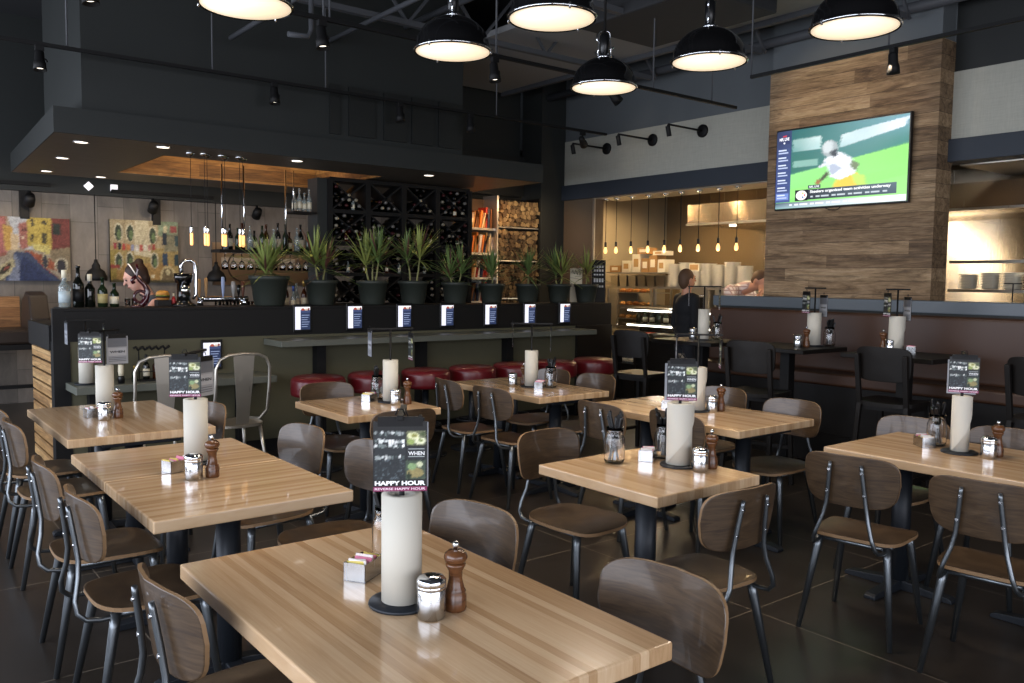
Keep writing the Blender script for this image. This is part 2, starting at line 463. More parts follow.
# ------------------------------------------------------------------ camera
F = 845.2
cp, sp = cos(radians(4.167)), sin(radians(4.167)); cr, sr = cos(radians(.67)), sin(radians(.67)); YA = radians(-38.09)
R = Matrix(((cr, -sr, 0), (sr, cr, 0), (0, 0, 1))) @ Matrix(((1, 0, 0), (0, -sp, -cp), (0, cp, -sp)))
Bm = Matrix(((sin(YA+pi/2), sin(YA), 0), (cos(YA+pi/2), cos(YA), 0), (0, 0, 1)))
Mc = R @ Bm
cam = bpy.data.cameras.new('camera'); co = bpy.data.objects.new('camera', cam); COL.objects.link(co)
co.matrix_world = Matrix(((Mc[0][0], -Mc[1][0], -Mc[2][0], 0), (Mc[0][1], -Mc[1][1], -Mc[2][1], 0), (Mc[0][2], -Mc[1][2], -Mc[2][2], 1.6), (0, 0, 0, 1)))
cam.sensor_width = 36; cam.lens = F/1024*36; cam.clip_start = .05; cam.clip_end = 100
SC.camera = co

# ------------------------------------------------------------------ room shell
CZ = 4.7
def sbox(name, m, *b, label=None, bevel=0):
    return struct(MB().box(*b).build(name, m, bevel=bevel), label)
sbox('floor', FLOORM, -3.3, 11, -4.2, 12.2, -.1, 0)
sbox('ceiling', CEIL, -3.3, 11, -4.2, 12.2, CZ, CZ+.1)
w = MB()
w.box(-3.3, 11, 12, 12.15, 0, 2.62)
struct(w.build('wall_back', TILE))
sbox('wall_back_header', BULK, -3.3, 11, 11.88, 12.15, 2.62, CZ)
sbox('wall_kitchen', STEEL, 10.7, 10.85, -4.2, 12.0, 0, CZ)
# window walls, out of the picture on the left and behind: openings with mullions
wl = MB(); wl.box(-3.3, -3.15, -4.2, 12, 0, .5); wl.box(-3.3, -3.15, -4.2, 12, 3.2, CZ)
for y in (-4.2, -2.2, -.2, 1.8, 3.8, 5.8, 7.8, 9.8, 11.9): wl.box(-3.3, -3.15, y, y+.1, .5, 3.2)
struct(wl.build('wall_left', BULK))
wf = MB(); wf.box(-3.3, 11, -4.2, -4.05, 0, .5); wf.box(-3.3, 11, -4.2, -4.05, 3.2, CZ)
for x in (-3.3, -1.3, .7, 2.7, 4.7, 5.7): wf.box(x, x+.1, -4.2, -4.05, .5, 3.2)
wf.box(5.7, 11, -4.2, -4.05, .5, 3.2)
struct(wf.build('wall_front', BULK))

# right wall: upper wall, linen band, dark beam, jamb
sbox('wall_right_upper', BLUEG, 7.86, 8.02, 3.65, 11.88, 3.5, CZ)
sbox('wall_right_upper_end', DARKP, 7.86, 8.02, -4.05, 3.65, 3.5, CZ)
sbox('wall_right_band', LINEN, 7.85, 8.0, -4.05, 8.88, 2.9, 3.5)
sbox('wall_right_beam', NAVY, 7.80, 8.05, -4.05, 8.9, 2.7, 2.9, bevel=.005)
sbox('trim_1', STEEL, 8.05, 9.1, -4.05, 3.65, 2.69, 2.72)
sbox('wall_right_jamb', BROWNP, 7.85, 8.02, 8.3, 8.88, 0, 2.7)
sbox('wall_right_column', BULK, 7.43, 8.02, 8.88, 9.3, 0, CZ)
sbox('trim_2', STEEL, 7.845, 7.87, 8.27, 8.3, 0, 2.7)
sbox('wall_right_reveal', BROWNP, 7.87, 8.02, 8.27, 8.3, 0, 2.7)
sbox('wall_right_sill', BULK, 7.86, 8.0, -4.05, 5.6, 0, 1.2)
# plank clad column
sbox('wall_tv_core', BLUEG, 7.62, 7.86, 3.66, 5.39, 3.76, CZ)
sbox('wall_tv_planks', RECL, 7.6, 7.88, 3.65, 5.4, 0, 3.76)
# bulkhead and soffit over the bar
bk = MB(); bk.box(1.5, 5.15, 7.46, 7.56, 2.9, CZ); bk.box(1.5, 1.6, 7.56, 8.95, 2.9, CZ); bk.box(5.05, 5.15, 7.56, 8.95, 2.9, CZ); bk.box(1.5, 5.15, 8.95, 9.05, 2.98, CZ)
struct(bk.build('wall_bulkhead', BULK))
for x0, x1 in ((3.62, 3.72), (3.82, 4.1), (4.2, 4.45), (4.52, 4.78), (4.84, 5.1)):
    sbox('trim_3', DARKP, x0, x1, 7.43, 7.46, 2.96, 3.42)
def xl(y): return 1.285+.135*(y-7.4)/3.2
def prism(m, pts, z0, z1, mi=0):
    n = len(pts); m.add([(x, y, z) for z in (z0, z1) for x, y in pts], [tuple(range(n))[::-1], tuple(range(n, 2*n))]+[(k, (k+1) % n, n+(k+1) % n, n+k) for k in range(n)], mi); return m
sf = MB()
sf.box(2.3, 6.2, 7.42, 8.15, 2.70, 2.88, 1); sf.box(2.3, 6.2, 9.85, 10.6, 2.70, 2.88, 1); sf.box(4.6, 6.2, 8.15, 9.85, 2.70, 2.88, 1)
prism(sf, [(xl(7.42)+.01, 7.42), (2.3, 7.42), (2.3, 10.6), (xl(10.6)+.01, 10.6)], 2.70, 2.88, 1)
sf.box(1.285, 6.22, 7.40, 7.42, 2.70, 2.9, 0); sf.box(1.42, 6.22, 10.6, 10.62, 2.70, 2.9, 0); sf.box(6.2, 6.22, 7.42, 10.6, 2.70, 2.9, 0)
prism(sf, [(xl(7.42), 7.42), (xl(7.42)+.01, 7.42), (xl(10.6)+.01, 10.6), (xl(10.6), 10.6)], 2.70, 2.9, 0)
struct(sf.build('ceiling_soffit', [BULK, SOFU]))
rc = MB(); rc.box(2.30, 4.60, 8.155, 8.17, 2.702, 2.97); rc.box(2.30, 4.60, 9.83, 9.845, 2.702, 2.97)
rc.box(2.305, 2.32, 8.17, 9.83, 2.702, 2.97); rc.box(4.58, 4.595, 8.17, 9.83, 2.702, 2.97); rc.box(2.28, 4.62, 8.13, 9.87, 2.97, 2.99)
struct(rc.build('ceiling_recess', RECX))
# space right of the bulkhead
sbox('wall_back_upper', BULK, 5.15, 7.43, 9.35, 9.45, 2.75, CZ)
sbox('trim_4', DARKP, 6.3, 7.43, 9.25, 9.35, 2.75, 3.3)
# ceiling steel: joists along X, conduits and beam along Y
def joist(y, z=4.45):
    j = MB(); j.bar((-3.1, y, z), (7.4, y, z), .06, .05); j.bar((-3.1, y, z-.5), (7.4, y, z-.5), .06, .05)
    x = -3.0; k = 0
    while x < 7.2:
        j.bar((x, y, z-.5 if k % 2 else z), (x+.42, y, z if k % 2 else z-.5), .025, .025); x += .42; k += 1
    return struct(j.build('ceiling_joist', JOIST))
for y in (5.4, 6.9, 3.9): joist(y)
def conduit(pts, r): return struct(MB().tube(pts, r, 10).build('ceiling_conduit', JOIST))
conduit([(3.6, 3.6, 3.8), (3.6, 7.45, 3.8)], .022); conduit([(2.6, 3.6, 3.6), (2.6, 7.2, 3.6)], .022)
conduit([(4.45, 4.0, 4.1), (4.45, 7.45, 4.1)], .03); conduit([(7.55, 1.5, 4.06), (7.55, 9.2, 4.06)], .05)
conduit([(3.05, 6.6, 4.6), (3.05, 6.6, 3.62), (3.02, 6.6, 3.56), (2.85, 6.6, 3.55)], .022)
struct(MB().box(5.3, 7.0, 2.0, 9.2, 4.1, 4.16).build('ceiling_platform', mat('pale_grey_deck', '#8a8b8c', .7)))
bmx = MB(); bmx.box(6.97, 7.03, 2, 9.2, 4.05, 4.16); bmx.box(6.98, 7.0, 2, 9.2, 4.16, 4.66)
struct(bmx.build('ceiling_beam', JOIST))
struct(MB().box(5.4, 6.4, 4.5, 5.95, 3.92, 4.1).build('ceiling_duct', CEIL, bevel=.02))

# booth partition and kitchen ceiling
sbox('wall_partition', BULK, 7.2, 7.34, -4.05, 5.7, 0, 1.36)
sbox('trim_5', CAPM, 7.17, 7.36, -4.05, 5.72, 1.36, 1.465, bevel=.006)
sbox('ceiling_kitchen', KITW, 8.02, 10.7, -4.05, 12, 2.98, 3.05)
sbox('wall_kitchen_end', KITW, 8.02, 10.7, 9.4, 9.5, 0, 2.98)
sbox('wall_kitchen_steel', STEELH, 10.55, 10.7, -4.0, 9.4, 1.2, 2.98)
# deep kitchen counters
sbox('trim_6', STEEL, 9.7, 10.55, -4, 9.3, 0, .92)

# ------------------------------------------------------------------ dining tables (strips run along local Y)
def se_pts(w, d, p, n, s=1.0):
    out = []
    for k in range(n):
        q = 2*pi*k/n; c, t = cos(q), sin(q)
        out.append((w/2*s*math.copysign(abs(c)**(2/p), c), d/2*s*math.copysign(abs(t)**(2/p), t)))
    return out
def table(name, x0, x1, y0, y1, label, strips='y', cols=None, group=None):
    cx, cy = (x0+x1)/2, (y0+y1)/2; w, d = x1-x0, y1-y0
    rz = 0
    if strips == 'x': w, d = d, w; rz = pi/2
    t = thing(name, label, 'table', (cx, cy, 0), rz, group)
    MB().box(-w/2, w/2, -d/2, d/2, .714, .76).build('tabletop', W_BLOCK, t, bevel=.006, seg=3)
    for cyy in (cols or [0]):
        MB().lathe([(.048, .045), (.048, .69)], (0, cyy, 0), 20).build('column', IRON, t)
        b = MB()
        for a in (0, pi/2):
            M = Matrix.Translation((0, cyy, 0)) @ Matrix.Rotation(a, 4, 'Z')
            b.rings([[M @ Vector((x, y, z)) for x, y, z in ((xx, -.03, 0), (xx, .03, 0), (xx, .03, hh), (xx, -.03, hh))]
                     for xx, hh in ((-.29, .018), (-.27, .028), (-.05, .05), (.05, .05), (.27, .028), (.29, .018))], sm=False)
        b.build('cross_base', IRON, t, bevel=.004)
        MB().box(-.2, .2, cyy-.2, cyy+.2, .69, .712).build('mounting_plate', IRON, t, bevel=.004)
    return t
table('dining_table', .732, 1.49, 1.275, 2.498, 'long butcher block table closest to the camera, its near corner cut off', 'y', [-.38, .38])
table('dining_table', .79, 1.55, 2.985, 3.685, 'near half of the pair of butcher block tables pushed together at left', 'x')
table('dining_table', .79, 1.55, 3.69, 4.35, 'far half of the pair of butcher block tables pushed together at left', 'x')
table('dining_table', .845, 1.6, 4.735, 5.975, 'long butcher block table at far left in front of the low bar counter', 'y', [-.38, .38])
table('dining_table', 2.355, 3.03, 4.61, 5.385, 'small centre-left butcher block table in front of the leftmost red stools', 'y')
table('dining_table', 3.86, 4.56, 4.6, 5.75, 'butcher block table at back centre before the middle red stools', 'y', [-.35, .35])
table('dining_table', 2.455, 3.115, 2.2, 2.925, 'small centre-right butcher block table with two jars of cutlery', 'y')
table('dining_table', 3.94, 4.69, 2.93, 4.225, 'long centre-right butcher block table behind the small one with two cutlery jars', 'y', [-.4, .4])
table('dining_table', 3.94, 4.7, 1.18, 2.405, 'long butcher block table at the right edge of the picture', 'y', [-.38, .38])

# ------------------------------------------------------------------ schoolhouse chair, faces local +Y
def plate_shape(w, d, p, zf, thk, n=36, axis='z', wf=None):
    """closed panel with superellipse outline; zf(u,v) gives the surface offset"""
    top = []; bot = []
    for s in (.02, .3, .6, .85, .97, 1.0):
        rt = []; rb = []
        for x, y in se_pts(w, d, p, n, s):
            if wf: x *= wf(y)
            z = zf(x, y)
            a = (x, y, z) if axis == 'z' else (x, z, y); b = (x, y, z-thk) if axis == 'z' else (x, z-thk, y)
            rt.append(Vector(a)); rb.append(Vector(b))
        top.append(rt); bot.append(rb)
    rl = top + bot[::-1]
    ms = [0]*5 + [1] + [0]*5
    mb = MB(); mb.rings(rl, ms=ms)
    for i in range(len(mb.f)):
        if mb.m[i] == 1: mb.s[i] = False
    return mb
def make_chair():
    t = thing('dining_chair', 'x', 'chair', (0, 0, 0))
    seat = plate_shape(.43, .42, 3.4, lambda x, y: .455-.012*max(0, 1-(x/.2)**2)*max(0, 1-(y/.21)**2)-(.02*max(0, (y-.12)/.09)**2 if y > .12 else 0)+(.008*max(0, (-y-.1)/.1)**2 if y < -.1 else 0), .015, wf=lambda y: .95+.25*y)
    seat.build('seat', [W_SEAT, W_EDGE], t)
    bk = plate_shape(.435, .235, 4.4, lambda x, z: .05*(x/.2)**2-.16*z*.9, .011, axis='y', wf=lambda z: .97+.75*z if z < 0 else .97)
    b = bk.build('backrest', [W_SEAT, W_EDGE], t); b.location = (0, -.245, .728)
    fr = MB()
    fr.tube([(-.155, .15, .425), (.155, .15, .425)], .011, 8); fr.tube([(-.15, -.15, .425), (.15, -.15, .425)], .011, 8)
    fr.tube([(-.155, .15, .425), (-.15, -.15, .425)], .011, 8); fr.tube([(.155, .15, .425), (.15, -.15, .425)], .011, 8)
    fr.build('seat_frame', GUN, t)
    for s in (-1, 1):
        for fy, ty in ((.15, .205), (-.15, -.23)):
            MB().tube([(s*.15, fy, .432), (s*.158, fy+(ty-fy)*.12, .38), (s*.205, ty, .0)], [.0185, .0185, .0115], 12).build('leg', GUN, t)
        x = s*.085
        u = MB().tube([(s*.15, .04, .424), (s*.15, -.1, .42), (s*.148, -.2, .418), (s*.143, -.243, .425), (s*.135, -.268, .45), (s*.122, -.272, .49), (s*.1, -.257, .56), (s*.088, -.253, .62), (s*.079, -.262, .7), (s*.07, -.275, .79), (s*.068, -.278, .81)], [.0095]*9+[.009, .0075], 8)
        u = u.build('upright', GUN, t)
        for zz, yy, x in ((.675, -.27, s*.082), (.775, -.285, s*.071)):
            MB().tube([(x, yy+.012, zz), (x, yy, zz+.001)], .0062, 8).build('bolt', BOLT, u)
    return t
CHAIRS = [  # x, y, heading degrees clockwise from +Y, label
 (.826, 2.19, 88, 'wooden dining chair at the nearest table, lowest in the picture, cut by its bottom edge'),
 (.84, 3.24, 90, 'wooden dining chair with bold grained backrest beside the left seamed table, nearer one'),
 (.83, 3.86, 92, 'wooden dining chair beside the left seamed table, farther one on its left side'),
 (.87, 5.02, 90, 'wooden dining chair on the left side of the far left table, nearer one'),
 (.88, 5.62, 90, 'wooden dining chair on the left side of the far left table, touching the picture edge'),
 (1.40, 2.22, -97, 'dining chair whose grey-sheened backrest rises behind the pepper mill of the nearest table'),
 (1.43, 1.44, -92, 'dining chair with pale reflecting backrest at the right corner of the nearest table'),
 (1.58, 3.98, -97, 'dining chair with silvery sheen on the right side of the left seamed table'),
 (1.66, 3.40, -95, 'dining chair mostly hidden by the menu card of the nearest table'),
 (2.54, 4.44, 4, 'dining chair on the near side of the small centre-left table, behind a menu card'),
 (2.68, 5.36, 180, 'dining chair on the far side of the small centre-left table before the leftmost stool'),
 (3.78, 5.32, 95, 'dining chair on the left side of the back centre table, farther one'),
 (3.78, 4.80, 85, 'dining chair on the left side of the back centre table, nearer grained one'),
 (4.54, 4.93, -94, 'dining chair on the right side of the back centre table, nearer one'),
 (4.48, 5.40, -94, 'dining chair on the right side of the back centre table, farther one'),
 (2.75, 2.98, 177, 'dining chair on the far side of the small centre-right table, glossy brown seat'),
 (2.61, 2.13, 2, 'dining chair on the near side of the small centre-right table, seen from behind'),
 (3.70, 2.03, 80, 'dining chair at the left side of the right edge table, whole chair visible'),
 (3.69, 1.45, 82, 'dining chair cut by the right picture edge, nearer one at the right edge table'),
 (4.58, 3.15, -92, 'dining chair on the right side of the long centre-right table, nearer one'),
 (4.72, 3.82, -90, 'dining chair on the right side of the long centre-right table, farther one'),
 (3.90, 3.80, 90, 'dining chair on the left side of the long centre-right table, farther one'),
 (4.00, 3.27, 90, 'dining chair hidden behind the paper roll of the small centre-right table'),
 (4.52, 2.33, -90, 'dining chair on the far side of the right edge table, left of its roll'),
 (4.58, 1.85, -90, 'dining chair on the far side of the right edge table, right of its roll'),
 (1.45, 5.02, -105, 'dining chair with metallic grey sheen on the right side of the far left table'),
]
proto = make_chair()
for i, (x, y, h, lab) in enumerate(CHAIRS):
    if i == 0:
        proto['label'] = lab; proto.location = (x, y, 0); proto.rotation_euler = (0, 0, -radians(h)); proto['group'] = 'wooden schoolhouse dining chairs'
    else: copy_tree(proto, lab, loc=(x, y, 0), rz=-radians(h))

# grey metal cafe chairs at the low counter, face local +Y
def metal_chair(loc, rz, lab):
    t = thing('metal_cafe_chair', lab, 'chair', loc, rz, 'grey metal cafe chairs')
    plate_shape(.38, .38, 5, lambda x, y: .46-.01*max(0, 1-(x/.19)**2), .02).build('seat', [STEEL, STEEL], t)
    pts = [(-.16, .1, .46), (-.2, -.05, .47), (-.215, -.15, .55), (-.215, -.19, .75), (-.215, -.2, .9), (-.185, -.205, .97), (-.12, -.21, 1.0), (0, -.215, 1.01), (.12, -.21, 1.0), (.185, -.205, .97), (.215, -.2, .9), (.215, -.19, .75), (.215, -.15, .55), (.2, -.05, .47), (.16, .1, .46)]
    MB().tube(pts, .012, 8).build('back_frame', STEEL, t)
    sl = MB(); sl.rings([[Vector((x, y, z)) for x, y in ((-wd, yy), (wd, yy), (wd, yy-.006), (-wd, yy-.006))] for z, wd, yy in ((.46, .05, -.17), (.6, .055, -.19), (.8, .07, -.205), (1.005, .085, -.212))], sm=False)
    sl.build('back_slat', STEEL, t)
    for sx in (-1, 1):
        for a, b in ((.15, .21), (-.15, -.23)):
            MB().tube([(sx*.15, a, .45), (sx*.19, b, 0)], [.016, .011], 8).build('leg', STEEL, t)
    return t
metal_chair((1.83, 6.70, 0), 0, 'grey metal cafe chair with hooped back, left one of two at the low counter')
metal_chair((2.36, 6.58, 0), .06, 'grey metal cafe chair with hooped back, right one of two, below the lone tablet')

# tall black chairs, face local +Y
def tall_chair(loc, rz, lab):
    t = thing('counter_chair', lab, 'chair', loc, rz, 'tall black counter chairs')
    plate_shape(.42, .4, 4.5, lambda x, y: .76-.01*max(0, 1-(x/.2)**2), .03).build('seat', [BLACKW, BLACKW], t)
    b = plate_shape(.41, .25, 5, lambda x, z: .035*(x/.2)**2-.12*z, .018, axis='y', wf=lambda z: .97+.2*z).build('backrest', [BLACKW, BLACKW], t); b.location = (0, -.2, 1.03)
    for s in (-1, 1):
        MB().bar((s*.17, .16, .735), (s*.2, .2, 0), .034, .034).build('leg', BLACKW, t, bevel=.004)
        lg = MB(); lg.bar((s*.172, -.17, .74), (s*.2, -.23, 0), .034, .034); lg.bar((s*.172, -.17, .72), (s*.176, -.232, 1.1), .034, .03)
        lg.build('leg', BLACKW, t, bevel=.004)
        MB().bar((s*.193, .19, .2), (s*.193, -.215, .2), .022, .03).build('stretcher', BLACKW, t)
    MB().bar((-.19, .185, .3), (.19, .185, .3), .022, .03).build('footrest', BLACKW, t)
    MB().box(-.175, .175, -.16, .16, .69, .735).build('apron', BLACKW, t)
    return t
tall_chair((5.80, 5.42, 0), -radians(85), 'tall black counter chair nearest the bar end with light falling on its seat')
tall_chair((5.62, 4.00, 0), -radians(80), 'tall black counter chair before the left booth table, between two menu holders')
tall_chair((5.98, 3.10, 0), -radians(88), 'tall black counter chair below the wood plank column at the middle booth table')
tall_chair((6.02, 2.08, 0), -radians(95), 'tall black counter chair cut off by the right edge of the picture')

# tall tables along the booth
def tall_table(x0, x1, y0, y1, lab):
    t = thing('high_table', lab, 'table', ((x0+x1)/2, (y0+y1)/2, 0), 0, 'black high tables')
    w, d = (x1-x0)/2, (y1-y0)/2
    MB().box(-w, w, -d, d, 1.025, 1.06).build('tabletop', BLACKW, t, bevel=.004)
    MB().box(-.045, .045, -.045, .045, .04, 1.02).build('column', BLACK, t, bevel=.004)
    b = MB(); b.bar((-.27, 0, .02), (.27, 0, .02), .07, .04); b.bar((0, -.3, .021), (0, .3, .021), .07, .04); b.build('cross_base', BLACK, t)
    return t
tall_table(6.04, 6.7, 3.9, 4.62, 'black high table at the booth below the television')
tall_table(6.12, 6.76, 2.9, 3.62, 'black high table at the booth below the right end of the plank column')
tall_table(6.0, 6.62, 4.8, 5.5, 'black far high table in front of the standing man in black')

# ------------------------------------------------------------------ table-top things
def menu_art(p, kind):
    if kind == 'photo':
        p.rect(0, 0, 1, 1, '#0c0d0f')
        rnd = random.Random(31)
        p.rect(.02, .155, .6, .86, '#23282b')
        for row, yy in enumerate((.84, .73, .66, .5)):
            for k in range(9):
                x = .03+k*.062+rnd.uniform(-.015, .015); hh = rnd.uniform(.015, .05)
                p.rect(x, yy-hh, x+rnd.uniform(.03, .07), yy+rnd.uniform(0, .02), rnd.choice(['#cfd2cf', '#8f9694', '#f2f2ee', '#6d7876', '#dfe3e0', '#45504f']))
        for yy in (.44, .4, .34, .29, .24, .19):
            for k in range(12): p.ell(.05+k*.046, yy+rnd.uniform(-.01, .01), .016, .014, rnd.choice(['#3c464b', '#11161a', '#566066', '#1c2226']), 6)
        p.rect(.62, .66, .97, .86, '#6b6f52'); p.ell(.74, .79, .11, .055, '#cfd0a0'); p.ell(.87, .72, .1, .05, '#dfe0bd'); p.ell(.7, .71, .07, .04, '#8fa05a'); p.ell(.76, .8, .05, .03, '#8a8a48'); p.ell(.88, .73, .05, .025, '#7d8a4a'); p.ell(.92, .82, .05, .03, '#43502f')
        p.rect(.62, .46, .97, .63, '#23272b'); p.rect(.6, .17, .97, .44, '#3f4c3f'); p.ell(.78, .26, .16, .07, '#8b7f52'); p.ell(.72, .35, .08, .05, '#7f9a6a'); p.ell(.86, .38, .06, .04, '#c0c4a0'); p.ell(.66, .22, .04, .05, '#22301f')
        p.raster(44, 56, .004, 0, 8)
        p.text('WHEN', .65, .515, .95, .57, '#e9eaea', .02)
        for yy in (.6, .49): p.rect(.65, yy, .95, yy+.012, '#9aa0a0')
        p.rect(0, 0, 1, .068, '#7a2a52')
        p.text('HAPPY HOUR', .03, .085, .97, .15, '#f4f4f4', .05)
        p.text('REVERSE HAPPY HOUR', .03, .018, .97, .052, '#f0d8e4', .02)
    else:
        p.rect(0, 0, 1, 1, '#8f9298'); p.rect(.05, .62, .95, .95, '#63676f')
        p.rect(.08, .3, .92, .58, '#a3a6ad'); p.text('WHEN', .15, .4, .85, .48, '#15161a', .03)
        for yy in (.1, .16, .22): p.rect(.1, yy, .9, yy+.02, '#5b5f66')
MENU_MESH = {}
def menu(loc, rz, tilt, kind, lab, w=.132, h=.174, dark=False):
    t = thing('menu_card', lab, 'menu', loc, rz, 'clipped menu cards')
    MB().box(-w/2, w/2, -.0015, .0015, -h, 0).build('card', BLACK, t)
    for nm, kd, yy, uu in (('front_print', kind, -.0018, 1), ('back_print', 'photo' if kind != 'photo' else 'list', .0018, -1)):
        if (kd, uu) not in MENU_MESH:
            p = Paint(w, h); menu_art(p, kd); o = p.build(nm, PRINT, t, (0, yy, -h/2), (uu, 0, 0), (0, 0, 1)); MENU_MESH[(kd, uu)] = o.data
        else:
            o = bpy.data.objects.new(nm, MENU_MESH[(kd, uu)]); COL.objects.link(o); o.parent = t; o.location = (0, yy, -h/2)
    c = MB(); c.box(-.055, .055, -.005, .005, -.012, .012); c.tube([(-.012, 0, .016), (-.006, 0, .03), (.006, 0, .03), (.012, 0, .016)], .002, 6)
    c.build('clip', BLACK, t)
    t.rotation_euler = (0, tilt, rz)
    return t
def roll_set(x, y, z, barang, tp, front='photo', mirror=1, flap=False, arm=.15, hook=.0, rollr=.052, tw=(0, 0)):
    """barang: direction of the crossbar, degrees counter-clockwise from +X"""
    t = thing('paper_roll_holder', 'black paper roll holder with crossbar standing on '+tp, 'holder', (x, y, z), radians(barang), 'paper roll holders')
    MB().lathe([(0, 0), (.084, 0), (.086, .004), (.084, .009), (.02, .011), (0, .011)], n=32).build('base_plate', IRON, t)
    MB().tube([(0, 0, .01), (0, 0, .5)], .007, 8).build('post', BLACK, t)
    MB().bar((-arm-.015, 0, .5), (arm+.015, 0, .5), .016, .012).build('crossbar', BLACK, t, bevel=.002)
    r = MB().lathe([(.02, .012), (rollr, .012), (rollr, .289), (.02, .289), (.02, .012)], n=36, caps=False)
    ro = r.build('paper_towel_roll', PAPER); ro.location = (x, y, z)
    tag(ro, 'off-white paper towel roll standing on '+tp, 'paper towel roll', 'paper towel rolls')
    if flap:
        vs = []; n = 14
        for k in range(n+1):
            a = radians(150+k*11); rr = rollr+.0015+.006*(k/n)**2
            vs += [(rr*cos(a), rr*sin(a), .014+.2*(k/n)**1.3), (rr*cos(a), rr*sin(a), .288)]
        m_ = MB().add(vs, [(2*k, 2*k+2, 2*k+3, 2*k+1) for k in range(n)], 0, True)
        m_.build('loose_sheet', PAPER, ro)
    a = radians(barang)
    for s, kind, wd in ((-1, front, 'nearer'), (1, 'list' if front == 'photo' else 'photo', 'farther')):
        px, py = x+s*arm*cos(a), y+s*arm*sin(a)
        lab = ('happy hour photo menu card' if kind == 'photo' else 'pale text menu card')+' hanging from the roll holder on '+tp
        menu((px, py, z+.49-hook-(0 if s < 0 else .03)), a-pi/2+radians(tw[0] if s < 0 else tw[1]), 0, kind, lab)
    return t
def salt(x, y, z, tp):
    t = thing('cheese_shaker', 'round stainless steel shaker with screw lid on '+tp, 'shaker', (x, y, z), 0, 'steel shakers')
    t.scale = (1.38, 1.38, 1.38)
    MB().lathe([(0, 0), (.024, 0), (.0255, .003), (.0255, .052), (.024, .054)], n=24).build('body', STEELS, t)
    MB().lathe([(.024, .053), (.0268, .054), (.0268, .059), (.026, .06), (.0268, .061), (.0268, .070), (.022, .075), (.012, .0775), (0, .078)], n=24).build('lid', CHROME, t)
    return t
def pepper(x, y, z, tp):
    t = thing('pepper_mill', 'turned dark wood pepper mill with steel knob on '+tp, 'pepper mill', (x, y, z), 0, 'pepper mills')
    t.scale = (1.3, 1.3, 1.3)
    MB().lathe([(0, 0), (.021, 0), (.022, .004), (.022, .03), (.0195, .034), (.021, .038), (.0175, .044), (.0135, .062), (.014, .078), (.0195, .088), (.02, .092), (.0165, .094)], n=20).build('body', MILLW, t)
    MB().lathe([(.0165, .0945), (.021, .097), (.0235, .104), (.022, .112), (.015, .118), (.006, .12)], n=20).build('head', MILLW, t)
    MB().lathe([(.004, .119), (.004, .124), (.007, .127), (.007, .132), (.004, .136), (0, .137)], n=12).build('knob', CHROME, t)
    return t
def sugar(x, y, z, tp, rz=0):
    t = thing('sugar_caddy', 'rectangular metal sugar caddy on '+tp, 'sugar caddy', (x, y, z), rz, 'sugar caddies')
    b = MB(); w, d, h = .05, .034, .052
    b.box(-w, w, -d, d, 0, .003); b.box(-w, w, -d, -d+.002, 0, h); b.box(-w, w, d-.002, d, 0, h); b.box(-w, -w+.002, -d, d, 0, h); b.box(w-.002, w, -d, d, 0, h)
    b.build('caddy', STEELS, t)
    random.seed(int(x*1000))
    for k in range(9):
        nm, c = random.choice([('white', PKT1), ('pink', PKT2), ('yellow', PKT3), ('white', PKT1)])
        xx = -w+.010+k*.0100
        o = MB().box(-.0018, .0018, -.027, .027, .004, .056+random.uniform(-.004, .007)).build('sugar_packet', c)
        o.location = Vector((x, y, z))+Matrix.Rotation(rz, 3, 'Z') @ Vector((xx, 0, 0)); o.rotation_euler = (random.uniform(-.1, .1), random.uniform(-.2, .2), rz)
        tag(o, nm+' sugar packet standing in the metal caddy on '+tp, 'sugar packet', nm+' packets on '+tp)
    return t
def jar(x, y, z, lab, hands=8):
    t = thing('cutlery_jar', lab, 'jar', (x, y, z), 0, 'glass jars of cutlery'); k_ = 1.28
    MB().lathe([(r*k_, q*k_) for r, q in [(0, .004), (.034, .004), (.037, .012), (.038, .02), (.038, .088), (.034, .1), (.030, .108), (.031, .112), (.031, .132), (.029, .132), (.0285, .108), (.033, .098), (.0355, .086), (.0355, .02), (.034, .01), (0, .008)]], n=24).build('glass', GLASS, t)
    random.seed(int(x*977))
    tail = 'cutlery jar'+lab[lab.index(' on '):] if ' on ' in lab else 'lone cutlery jar of the small centre-right table'
    for k in range(hands):
        a = random.uniform(0, 6.28); a2 = a+random.uniform(-.5, .5); r0 = random.uniform(.005, .03); r1 = random.uniform(.02, .045); L = random.uniform(.2, .245)
        p0 = Vector((r0*cos(a+pi), r0*sin(a+pi), .014)); p1 = Vector((r1*cos(a2), r1*sin(a2), L)); d = p1-p0
        c = MB(); c.bar(p0, p0+d*.5, .013, .0025, 0); c.bar(p0+d*.48, p0+d*.97, .018, .010, 1); c.tube([p0+d*.95, p1], [.0095, .006], 8, 1)
        o = c.build('table_knife', [DARKST, BLKPL], bevel=.001); o.location = (x, y, z)
        tag(o, 'black handled knife in the '+tail, 'cutlery', 'knives in the '+tail)
    return t
DARKST = mat('dull_knife_steel', '#77797b', .3, 1)
STEELS = m_brushed('shaker_steel', '#c6c8ca', 2, .22)
PKT1 = mat('white_packet', '#ece6e2', .7); PKT2 = mat('pink_packet', '#d77f9a', .7); PKT3 = mat('yellow_packet', '#d8c468', .7)
TZ = .76
N1 = 'the nearest table'; N2 = 'the left seamed table'; N3 = 'the far left table'; N4 = 'the small centre-left table'
N5 = 'the back centre table'; N6 = 'the small centre-right table'; N7 = 'the long centre-right table'; N8 = 'the right edge table'
H1 = 'the left booth table'; H2 = 'the right booth table'; H3 = 'the far high table'
def vdir(x, y, off=0): return math.degrees(atan2(y, x))+off
roll_set(1.10, 1.855, TZ, vdir(1.1, 1.855, -3), N1, arm=.08, tw=(2, 8))
